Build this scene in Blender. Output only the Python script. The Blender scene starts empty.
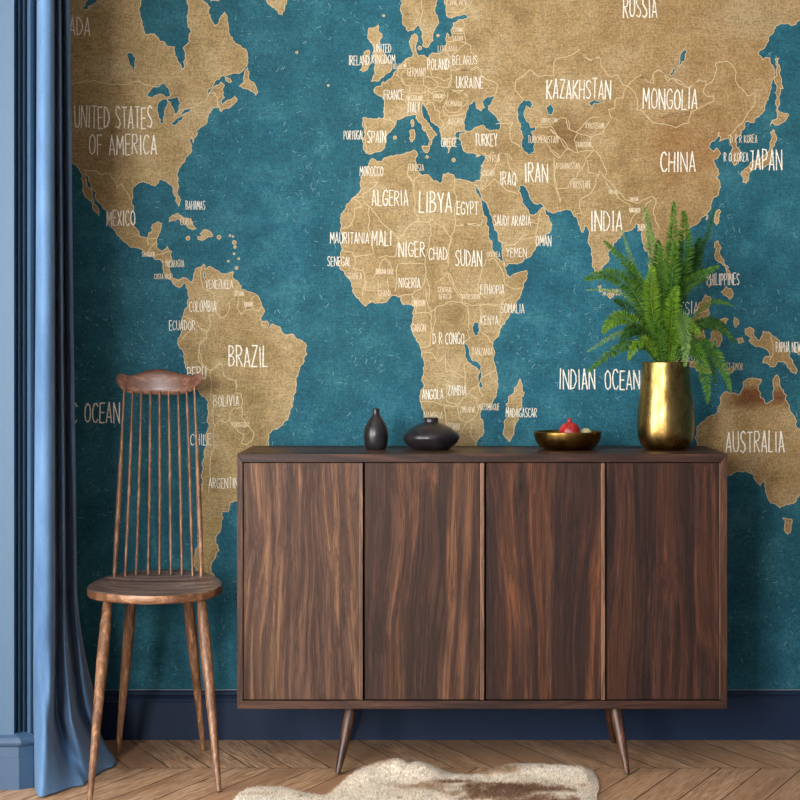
import bpy, bmesh, math, random
from mathutils import Vector, Matrix, Quaternion
from mathutils.geometry import delaunay_2d_cdt
from mathutils import noise as mnoise

random.seed(7)
F = 1820.0; VX = 437.0; VY = 348.0; EYE = 1.05
YW = 4.889                      # front of the wall mural
C = bpy.context.scene.collection

def P(px, py, Y):               # a point of the photograph at depth Y
    return Vector(((px-VX)*Y/F, Y, EYE-(py-VY)*Y/F))
def G(px, py, z=0.0):           # the same, on the horizontal plane z
    Y = (EYE-z)*F/(py-VY)
    return Vector(((px-VX)*Y/F, Y, z))
def PX(px, Y): return (px-VX)*Y/F

def lin(c):
    return tuple(((v/255)/12.92 if v/255 <= .04045 else ((v/255+.055)/1.055)**2.4) for v in c)+(1.0,)

# ------------------------------------------------------------ objects
def mesh_obj(name, verts, faces, mats, parent=None, smooth=False, mi=None, loc=None):
    me = bpy.data.meshes.new(name)
    me.from_pydata([tuple(v) for v in verts], [], faces)
    if not isinstance(mats, (list, tuple)): mats = [mats]
    for m in mats: me.materials.append(m)
    if mi: me.polygons.foreach_set('material_index', mi)
    if smooth: me.polygons.foreach_set('use_smooth', [True]*len(me.polygons))
    me.update()
    o = bpy.data.objects.new(name, me); C.objects.link(o)
    if parent: o.parent = parent
    if loc is not None: o.location = loc
    return o
def bm_obj(name, bm, mat, parent=None, smooth=False, auto=None):
    me = bpy.data.meshes.new(name)
    bmesh.ops.recalc_face_normals(bm, faces=bm.faces)
    bm.to_mesh(me); bm.free()
    me.materials.append(mat)
    if smooth: me.polygons.foreach_set('use_smooth', [True]*len(me.polygons))
    o = bpy.data.objects.new(name, me); C.objects.link(o)
    if parent: o.parent = parent
    if auto:
        try: me.set_sharp_from_angle(angle=auto)
        except Exception: pass
    return o
def thing(name, label, cat, loc, group=None):
    o = bpy.data.objects.new(name, None); C.objects.link(o); o.location = loc
    o.empty_display_size = .05
    o['label'] = label; o['category'] = cat
    if group: o['group'] = group
    return o
def tag(o, label, cat, group=None):
    o['label'] = label; o['category'] = cat
    if group: o['group'] = group
    return o
def struct(o): o['kind'] = 'structure'; return o

def box_bm(x0, x1, y0, y1, z0, z1, bev=0.0, seg=2, bm=None):
    own = bm is None
    if own: bm = bmesh.new()
    vs = [bm.verts.new((x, y, z)) for x in (x0, x1) for y in (y0, y1) for z in (z0, z1)]
    idx = [(0,1,3,2), (4,6,7,5), (0,4,5,1), (2,3,7,6), (0,2,6,4), (1,5,7,3)]
    fs = [bm.faces.new([vs[i] for i in f]) for f in idx]
    if bev:
        es = list({e for f in fs for e in f.edges})
        bmesh.ops.bevel(bm, geom=es, offset=bev, segments=seg, profile=.5, affect='EDGES')
    return bm
def prism_bm(poly, axis, a0, a1, bev=0.0):
    """poly: list of 2D points; axis 'z': (x,y) extruded in z; axis 'x': (y,z); axis 'y': (x,z)"""
    bm = bmesh.new()
    def mk(p, a):
        return {'z': (p[0], p[1], a), 'x': (a, p[0], p[1]), 'y': (p[0], a, p[1])}[axis]
    lo = [bm.verts.new(mk(p, a0)) for p in poly]; hi = [bm.verts.new(mk(p, a1)) for p in poly]
    bm.faces.new(lo); bm.faces.new(hi[::-1])
    n = len(poly)
    for i in range(n):
        bm.faces.new((lo[i], hi[i], hi[(i+1) % n], lo[(i+1) % n]))
    if bev:
        bmesh.ops.bevel(bm, geom=list(bm.edges), offset=bev, segments=2, profile=.5, affect='EDGES')
    return bm
def lathe_bm(prof, seg=64, wob=None):
    bm = bmesh.new(); rings = []
    for r, z in prof:
        if r < 1e-6: rings.append([bm.verts.new((0, 0, z))])
        else:
            ring = []
            for k in range(seg):
                a = 2*math.pi*k/seg; rr = r*(wob(a, z) if wob else 1)
                ring.append(bm.verts.new((rr*math.cos(a), rr*math.sin(a), z)))
            rings.append(ring)
    for A, B in zip(rings[:-1], rings[1:]):
        if len(A) == 1 and len(B) == 1: continue
        for k in range(seg):
            k2 = (k+1) % seg
            if len(A) == 1: bm.faces.new((A[0], B[k], B[k2]))
            elif len(B) == 1: bm.faces.new((A[k], B[0], A[k2]))
            else: bm.faces.new((A[k], B[k], B[k2], A[k2]))
    return bm
def tube_bm(pts, rads, seg=14, bm=None):
    if bm is None: bm = bmesh.new()
    n = len(pts); pts = [Vector(p) for p in pts]; rings = []
    for i, p in enumerate(pts):
        t = (pts[min(i+1, n-1)]-pts[max(i-1, 0)]).normalized()
        u = t.cross(Vector((0, 1, 0)))
        if u.length < .1: u = t.cross(Vector((1, 0, 0)))
        u.normalize(); v = t.cross(u)
        rings.append([bm.verts.new(p+rads[i]*(math.cos(2*math.pi*k/seg)*u+math.sin(2*math.pi*k/seg)*v)) for k in range(seg)])
    for A, B in zip(rings[:-1], rings[1:]):
        for k in range(seg): bm.faces.new((A[k], A[(k+1) % seg], B[(k+1) % seg], B[k]))
    bm.faces.new(rings[0]); bm.faces.new(rings[-1][::-1])
    return bm
def spline(pts, n):             # Catmull-Rom resample of a list of tuples
    pts = [Vector(p) for p in pts]; m = len(pts); out = []
    for i in range(n):
        t = i/(n-1)*(m-1); k = min(int(t), m-2); f = t-k
        p0 = pts[max(k-1, 0)]; p1 = pts[k]; p2 = pts[k+1]; p3 = pts[min(k+2, m-1)]
        out.append(.5*((2*p1)+(p2-p0)*f+(2*p0-5*p1+4*p2-p3)*f*f+(3*p1-p0-3*p2+p3)*f**3))
    return out

# ------------------------------------------------------------ materials
class NT:
    def __init__(s, name):
        s.m = bpy.data.materials.new(name); s.m.use_nodes = True
        s.t = s.m.node_tree; s.b = s.t.nodes['Principled BSDF']
        s.tc = None
    def n(s, typ, **kw):
        nd = s.t.nodes.new(typ)
        for k, v in kw.items():
            if k.startswith('_'): setattr(nd, k[1:], v)
            else: nd.inputs[k.replace('__', ' ')].default_value = v
        return nd
    def l(s, a, b): s.t.links.new(a, b)
    def coord(s, scale=(1, 1, 1), loc=(0, 0, 0), rot=(0, 0, 0), kind='Object'):
        if not s.tc: s.tc = s.t.nodes.new('ShaderNodeTexCoord')
        mp = s.n('ShaderNodeMapping'); mp.inputs['Scale'].default_value = scale
        mp.inputs['Location'].default_value = loc; mp.inputs['Rotation'].default_value = rot
        s.l(s.tc.outputs[kind], mp.inputs['Vector']); return mp.outputs[0]
    def noise(s, co, scale=5, detail=4, rough=.55, dist=0):
        nd = s.n('ShaderNodeTexNoise', Scale=scale, Detail=detail, Roughness=rough, Distortion=dist)
        s.l(co, nd.inputs['Vector']); return nd.outputs['Fac']
    def ramp(s, fac, stops):
        r = s.t.nodes.new('ShaderNodeValToRGB'); cr = r.color_ramp
        while len(cr.elements) < len(stops): cr.elements.new(.5)
        for e, (p, c) in zip(cr.elements, stops): e.position = p; e.color = c if len(c) == 4 else lin(c)
        s.l(fac, r.inputs['Fac']); return r.outputs['Color']
    def mix(s, fac, a, b, mode='MIX'):
        m = s.t.nodes.new('ShaderNodeMix'); m.data_type = 'RGBA'; m.blend_type = mode
        for inp, v in ((m.inputs[0], fac), (m.inputs[6], a), (m.inputs[7], b)):
            if hasattr(v, 'is_linked'): s.l(v, inp)
            elif isinstance(v, (int, float)): inp.default_value = v
            else: inp.default_value = v if len(v) == 4 else lin(v)
        return m.outputs[2]
    def math(s, op, a, b=None, c=None):
        m = s.t.nodes.new('ShaderNodeMath'); m.operation = op
        for i, v in enumerate((a, b, c)):
            if v is None: continue
            if hasattr(v, 'is_linked'): s.l(v, m.inputs[i])
            else: m.inputs[i].default_value = v
        return m.outputs[0]
    def col(s, c): s.l(c, s.b.inputs['Base Color'])
    def bump(s, h, strength=.2, dist=.01):
        b = s.n('ShaderNodeBump', Strength=strength, Distance=dist); s.l(h, b.inputs['Height'])
        s.l(b.outputs[0], s.b.inputs['Normal'])
    def set(s, **kw):
        for k, v in kw.items(): s.b.inputs[k.replace('_', ' ')].default_value = v
        return s
B0, B1 = (0, 0, 0, 1), (1, 1, 1, 1)

def simple(name, c, rough=.5, **kw):
    s = NT(name); s.b.inputs['Base Color'].default_value = lin(c); s.b.inputs['Roughness'].default_value = rough
    s.set(**kw); return s.m

def wood(name, dark, mid, light, axis='z', off=(0, 0, 0), rough=.42, grain=1.0, spec=.5, broad=9):
    s = NT(name)
    def sc(a, b): return {'z': (a, a, b), 'x': (b, a, a), 'y': (a, b, a)}[axis]
    # slow warp of the grain -> cathedral figures
    w = s.n('ShaderNodeTexNoise', Scale=1.0, Detail=2); s.l(s.coord(sc(4*grain, 1.1*grain), off), w.inputs['Vector'])
    wv = s.n('ShaderNodeVectorMath', _operation='MULTIPLY_ADD')
    s.l(w.outputs['Color'], wv.inputs[0]); wv.inputs[1].default_value = sc(1.1, .1); s.l(s.coord(sc(broad*grain, .16*grain), off), wv.inputs[2])
    co = wv.outputs[0]
    bands = s.noise(co, 1.4, 3, .6)
    lines = s.noise(co, 8.5, 5, .7)
    fine = s.noise(s.coord(sc(420, 14), off), 1.0, 3, .7)
    c = s.ramp(bands, [(.30, dark), (.42, mid), (.475, light), (.50, mid), (.56, dark), (.60, mid), (.66, light), (.70, dark)])
    l2 = s.ramp(lines, [(.34, (92, 84, 82)), (.44, (205, 200, 198)), (.50, (128, 120, 118)), (.54, (230, 226, 224)), (.60, (255, 255, 255))])
    c = s.mix(.75, c, l2, 'MULTIPLY')
    f2 = s.ramp(fine, [(.35, (120, 115, 112)), (.55, (255, 255, 255))])
    c = s.mix(.45, c, f2, 'MULTIPLY')
    s.col(c)
    s.set(Roughness=rough, Specular_IOR_Level=spec)
    s.bump(s.math('ADD', s.math('MULTIPLY', lines, .6), fine), .12, .002)
    return s.m
# ============================================================ WORLD MAP MURAL
def crop(ox, oy, k, pts): return [(ox+x/k, oy+y/k) for x, y in pts]
def cA(*p): return crop(60, 0, 4, p)
def cB(*p): return crop(60, 180, 4, p)
def cC(*p): return crop(160, 240, 5, p)
def cD(*p): return crop(160, 400, 5, p)
def cE(*p): return crop(160, 480, 8, p)
def cG(*p): return crop(80, 350, 4, p)
def cH(*p): return crop(220, 0, 6.667, p)
def cEU(*p): return crop(320, 0, 5, p)
def cK(*p): return crop(440, 0, 5, p)
def cAF(*p): return crop(320, 140, 5, p)
def cAR(*p): return crop(420, 140, 5, p)
def cWA(*p): return crop(330, 230, 8, p)
def cSA(*p): return crop(400, 290, 5, p)
def cIN(*p): return crop(550, 120, 5, p)
def cPP(*p): return crop(580, 190, 5, p)
def cJP(*p): return crop(640, 0, 5, p)
def cCH(*p): return crop(640, 120, 5, p)
def cMY(*p): return crop(640, 260, 5, p)
def cAU(*p): return crop(640, 380, 5, p)
def cBO(*p): return crop(160, 350, 8, p)
def cRU(*p): return crop(580, 0, 6.667, p)
def dot(c, r, ry=None):
    (x, y), = c; ry = ry or r
    return [(x+r*math.cos(a*math.pi/4+.3), y+ry*math.sin(a*math.pi/4+.3)) for a in range(8)]

LAND = []
LAND.append(
 cA((-400,-400),(330,-400),(328,-60),(325,0),(320,70),(335,110),(345,140),(375,135),(400,165),(430,185),(460,187),(460,215),(475,250),(487,282),(500,270),(500,225),(495,187),(520,165),(525,125),(510,85),(515,30),(508,0),(515,-60),(545,-50),(568,0),(600,30),(600,70),(620,105),(635,95),(650,60),(658,48),(672,90),(690,150),(700,175),(735,195),(750,225),(752,252),(738,272),(715,295),(680,300),(650,302),(620,325),(595,355),(586,377),(600,368),(620,345),(645,328),(658,340),(652,365),(658,390),(645,405),(650,420),(680,400),(700,383),(708,395),(690,420),(660,435),(645,447),(638,430),(615,432),(600,450),(590,485),(570,505),(548,520),(545,545),(532,572),(528,545),(518,560),(527,600),(510,625),(490,655),(475,680),(470,710),(475,750),(483,800))
 + cB((475,105),(462,85),(452,50),(450,25),(425,5)) + cA((400,716),(380,745),(350,733),(320,730),(300,745),(290,775),(288,800))
 + cB((285,130),(300,190),(320,225),(350,230),(368,205),(372,177),(408,173),(400,210),(386,245),(385,268),(402,282),(430,265),(447,285),(445,320),(436,345),(440,370),(450,393),(475,403),(490,390),(510,398),(522,408),(535,375),(550,350),(575,336),(580,358),(600,345),(625,360),(650,375),(680,368),(695,395),(715,410),(727,440),(760,448),(790,463))
 + cC((495,290),(510,330),(522,360),(505,390),(508,418),(540,442),(560,420),(600,435),(612,462),(635,475),(662,470),(700,500),(730,520),(735,570),(715,620),(690,660),(680,710),(680,760),(666,800))
 + cD((650,60),(640,100),(600,130),(560,150),(543,190),(540,235),(500,330),(450,420),(388,506))
 + cE((560,180),(555,215),(545,255),(495,255),(505,310),(490,360),(480,420),(445,475),(460,520),(475,560),(450,600),(415,670),(405,740),(440,800),(420,860),(370,830),(300,780),(285,700),(270,640),(285,560),(300,480),(318,400),(320,300),(325,180),(335,60))
 + cG((492,480),(500,430),(500,350),(512,290),(510,220),(482,178))
 + cC((170,720),(130,640),(120,590),(100,540),(90,505),(102,480),(112,445),(102,420),(115,380),(140,330),(150,290),(140,250),(133,222))
 + cB((512,425),(500,412),(475,430),(455,417),(440,398),(415,362),(405,322),(380,317),(350,302),(330,277),(290,270),(250,240),(225,215),(205,190),(190,160),(170,110),(155,90),(140,60))
 + cA((145,772),(120,730),(100,690),(100,705),(108,740))
 + cB((105,24),(130,70),(150,110),(158,145),(140,125),(112,75),(95,30)) + cA((85,715),(74,672),(58,655),(35,635),(10,610),(-80,560),(-400,520)))
LAND.append(cA((750,272),(738,300),(718,345),(760,362),(784,382),(786,350),(775,330),(752,318),(756,290)))
LAND.append(cH((35,515),(50,516),(78,545),(62,552)))
LAND.append(cH((230,-200),(305,-20),(330,30),(370,60),(395,95),(415,100),(430,70),(446,0),(470,-200)))
LAND.append(cA((585,-160),(640,-160),(640,-20),(636,3),(605,5),(596,-30)))
LAND.append(cB((438,167),(450,140),(470,133),(500,153),(530,168),(545,195),(525,196),(500,172),(470,155),(450,162)))
LAND.append(cB((560,215),(575,200),(600,205),(611,225),(580,237),(552,237),(550,228),(572,225)))
for c, r in ((cB((512,233)),2), (cB((636,229)),2), (cB((680,222)),.9), (cB((692,226)),.9), (cB((697,250)),2), (cB((700,268)),1.4), (cB((697,295)),1), (cB((715,315)),1.1), (cB((673,325)),1), (cB((706,352)),1.6), (cB((690,370)),1), (cC((526,421)),3.6), (cEU((318,78)),1.2), (cEU((375,688)),1.6), (cEU((590,178)),1.3), (cEU((499,240)),2), (cAF((535,85)),1.4), (cAF((668,100)),1.8), (cAR((311,130)),1.2), (cH((512,350)),1.2), (cH((722,570)),1)):
    LAND.append(dot(c, r))
# Scandinavia, then Europe + Asia + Africa in one outline
LAND.append(cEU((380,-400),(400,-60),(405,0),(403,40),(415,80),(413,120),(440,157),(470,150),(493,125),(505,150),(510,190),(515,232),(540,237),(565,205),(563,170),(575,140),(591,100),(575,60),(580,20),(585,0),(592,-60),(600,-400)))
LAND.append(
 cEU((640,-400),(622,-60),(622,0),(628,50),(640,85),(660,91),(700,80),(732,74),(742,86),(715,100),(690,103),(665,115),(655,150),(662,185),(645,190),(636,165),(630,200),(620,240),(595,266),(560,265),(545,288),(520,275),(490,285),(483,262),(480,225),(487,180),(472,168),(452,195),(455,240),(460,285),(430,295),(405,325),(385,350),(362,385),(330,412),(316,408),(310,430),(275,440),(270,460),(310,480),(322,530),(318,590),(270,597),(215,588),(212,620),(221,660),(215,700),(216,740),(230,766),(260,770),(285,760),(312,750),(325,720),(337,670),(375,625),(382,600),(420,586),(450,578),(478,572),(490,605),(512,645),(540,680),(550,700),(545,732),(556,722),(566,690),(585,672),(560,640),(530,600),(508,550),(515,513),(532,540),(552,592),(590,630),(600,660),(607,690),(630,720),(640,766),(652,740),(667,720),(682,690),(676,668),(700,652))
 + cK((98,668),(94,690),(110,730),(130,762),(180,772),(220,765),(230,778)) + cAR((280,82),(326,64),(325,100),(305,150),(297,202),(270,212),(240,205),(200,195),(175,195),(140,163),(115,170),(102,216),(70,205),(40,175))
 + cAF((495,166),(484,150),(480,110),(488,70),(470,50),(420,70),(380,75),(340,85),(310,107),(285,110),(260,93),(245,130),(215,170),(200,215),(206,245),(180,280),(150,310),(125,350),(105,400),(105,440),(115,490),(105,560),(92,620),(125,660))
 + cWA((110,330),(160,400),(180,480),(210,540),(290,607),(340,575),(415,587),(470,550),(530,520),(570,535),(590,597),(640,595),(674,615),(665,700),(650,780))
 + cSA((80,240),(100,280),(115,340),(125,380),(110,440),(105,500),(100,545),(110,590),(125,630),(150,700),(175,760),(200,860),(280,900),(350,850),(372,800),(380,762),(410,730),(416,690),(400,640),(405,600),(440,570),(480,520),(486,450),(480,400),(465,340),(465,270),(495,220),(530,150),(570,100),(600,40),(608,5))
 + cAR((530,700),(533,653),(490,665),(445,690),(430,670),(425,640),(400,600),(360,540),(340,480),(330,420),(310,350),(280,260),(270,222),(282,228),(300,262),(330,310),(350,370),(370,430),(390,500),(410,560),(430,632),(480,620),(520,595),(560,560),(620,510),(656,450),(656,415),(628,372),(609,338),(598,350),(585,367),(560,377),(530,335),(493,255),(498,230),(520,228),(540,255),(550,288),(585,322),(604,312),(625,344),(690,355),(745,348),(765,370),(790,405))
 + cIN((150,530),(165,562),(175,528),(187,532),(190,600),(205,670),(225,760),(240,775),(280,720),(290,660),(330,610),(370,560),(430,518),(460,555),(470,620),(475,655),(492,660),(505,700),(500,760),(488,850),(500,950),(528,1010),(540,1000),(530,920),(535,850),(560,780),(590,790),(615,760),(645,700),(640,650),(660,600),(690,547),(740,515),(790,478))
 + cCH((330,500),(355,440),(385,380),(399,320),(385,290),(396,270),(380,230),(368,200),(402,170),(385,140),(370,160),(345,142),(350,115),(375,100),(396,58),(402,85),(396,110),(420,95),(442,85),(465,140),(453,190),(470,227),(492,215),(500,180),(498,150),(480,125),(476,95),(508,50))
 + cJP((530,608),(570,612),(600,575),(630,510),(650,450),(660,400),(665,330),(650,290),(610,300),(590,270),(640,210),(670,150),(700,120),(740,117),(762,127),(790,105),(830,60),(900,40),(1100,-100),(1100,-400)))
LAND.append(cEU((245,140),(268,142),(293,118),(286,155),(312,180),(300,215),(288,228),(312,250),(330,290),(358,322),(350,360),(320,385),(255,407),(272,375),(270,340),(278,312),(263,290),(270,235),(250,210),(240,160)))
LAND.append(cEU((198,352),(215,320),(204,290),(225,258),(247,253),(250,290),(240,345),(215,360)))
LAND.append(cEU((455,605),(466,598),(470,625),(460,635))); LAND.append(cEU((447,655),(470,648),(474,690),(460,710),(447,692)))
LAND.append(cEU((508,732),(548,728),(536,765),(515,748)))
LAND.append(cSA((600,445),(610,470),(622,515),(605,540),(590,620),(570,720),(545,758),(530,740),(524,680),(540,620),(530,570),(545,530),(570,515),(590,470)))
LAND.append(cMY((290,225),(325,173),(347,183),(355,215),(340,240),(347,270),(325,330),(325,380),(300,410),(250,395),(228,340),(250,290),(280,270)))
LAND.append(cMY((375,315),(400,300),(442,296),(430,318),(400,325),(395,345),(405,370),(398,430),(382,430),(375,390),(360,442),(355,390),(368,350)))
LAND.append(cCH((373,620),(390,603),(407,640),(400,670),(420,700),(445,740),(430,740),(400,712),(373,680)))
LAND.append(cMY((400,160),(430,130),(455,143),(466,170),(447,198),(420,175))); LAND.append(cMY((425,35),(450,62),(458,100),(442,95),(433,60)))
LAND.append(cMY((345,138),(340,128),(362,100),(358,115)))
LAND.append(cMY((472,288),(492,300),(495,318),(480,337),(472,318))); LAND.append(cMY((485,395),(512,388),(520,408),(492,417)))
LAND.append(cMY((525,345),(550,335),(572,352),(570,380),(592,402),(612,372),(615,355),(660,378),(700,415),(735,445),(750,490),(787,550),(780,570),(750,545),(720,510),(690,505),(665,535),(640,520),(612,515),(620,490),(650,480),(620,440),(590,430),(560,420),(545,402),(562,385),(530,372)))
LAND.append(cMY((770,458),(800,432),(850,440),(840,470),(800,475)))
LAND.append(cMY((110,470),(150,500),(220,495),(275,508),(310,530),(360,560),(340,565),(270,535),(200,515),(140,520)))
LAND.append(cMY((430,562),(460,530),(470,540),(442,570)))
LAND.append(cMY((0,240),(40,300),(90,370),(110,430),(85,440),(40,360),(-10,280)))
LAND.append(cPP((140,500),(160,510),(165,535),(150,545),(138,525))); LAND.append(cPP((88,480),(105,478),(112,505),(98,510)))
LAND.append(cCH((375,480),(395,447),(404,460),(395,500),(383,527),(372,510)))
LAND.append(cCH((503,270),(520,250),(542,265),(530,317),(513,310),(515,285)))
LAND.append(cCH((515,255),(550,215),(600,195),(640,160),(650,120),(653,60),(668,48),(680,80),(677,110),(660,145),(667,190),(640,222),(600,235),(560,252),(540,264)))
LAND.append(cJP((648,632),(660,600),(685,590),(682,548),(700,560),(742,573),(730,600),(700,622),(680,627),(665,615)))
LAND.append(cJP((680,290),(696,290),(700,340),(717,442),(700,440),(697,480),(699,520),(685,545),(680,500),(685,430),(680,360)))
LAND.append(cAU((275,290),(285,260),(290,230),(330,195),(380,170),(398,130),(403,105),(432,58),(470,65),(490,75),(512,45),(515,10),(530,0),(562,-12),(606,-3),(590,50),(602,90),(630,120),(662,102),(670,40),(670,-10),(685,-27),(700,30),(716,50),(725,100),(750,160),(780,200),(785,240),(805,245),(850,280),(870,350),(850,450),(815,530),(783,590),(770,615),(740,622),(700,640),(650,610),(632,570),(620,500),(602,530),(582,510),(570,480),(530,450),(490,455),(440,477),(380,470),(340,440),(300,370),(285,320)))
LAND.append(cAU((713,688),(740,695),(762,700),(755,740),(737,772),(720,750)))

WATER = [
 cA((350,385),(360,365),(380,345),(410,333),(430,350),(442,380),(420,387),(400,375),(375,387)),
 cA((398,405),(425,395),(430,420),(418,450),(416,492),(400,492),(394,460)), cA((430,395),(470,388),(487,410),(475,430),(465,458),(455,440),(443,410)),
 cA((443,492),(465,475),(500,460),(490,477),(460,502)), cA((480,452),(495,440),(527,435),(515,450),(490,462)),
 cA((273,210),(290,213),(300,250),(303,297),(290,275),(277,245)), cA((82,37),(100,10),(112,-4),(150,-15),(135,17),(110,40)),
 cK((118,648),(125,590),(150,520),(170,500),(180,520),(185,545),(205,555),(225,535),(208,508),(230,490),(269,478),(260,505),(240,530),(255,560),(285,590),(304,625),(290,652),(250,652),(215,625),(180,635),(150,657)),
 cK((76,672),(90,655),(128,653),(122,666),(100,668),(96,690),(80,690)),
 cK((385,555),(395,520),(415,500),(450,500),(462,520),(457,542),(430,530),(420,560),(440,610),(455,640),(477,633),(477,655),(455,662),(471,700),(469,760),(450,772),(430,762),(408,735),(415,690),(400,640),(390,600)),
 cK((533,535),(550,518),(569,545),(560,577),(540,572)),
 cRU((58,690),(90,665),(155,662),(162,685),(100,686),(78,727)),
 cJP((148,372),(165,345),(200,310),(222,243),(236,255),(225,300),(190,340),(158,378)),
 dot(cSA((380,193)), 3.6, 7.2), dot(cC((222,176)), .8, 3.6),
 cSA((323,260),(340,280),(350,330),(370,355),(405,380),(407,430),(414,487),(400,487),(390,440),(388,392),(350,365),(325,325)),
 cCH((520,20),(560,-15),(580,-15),(560,10))[:0],
]
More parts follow.
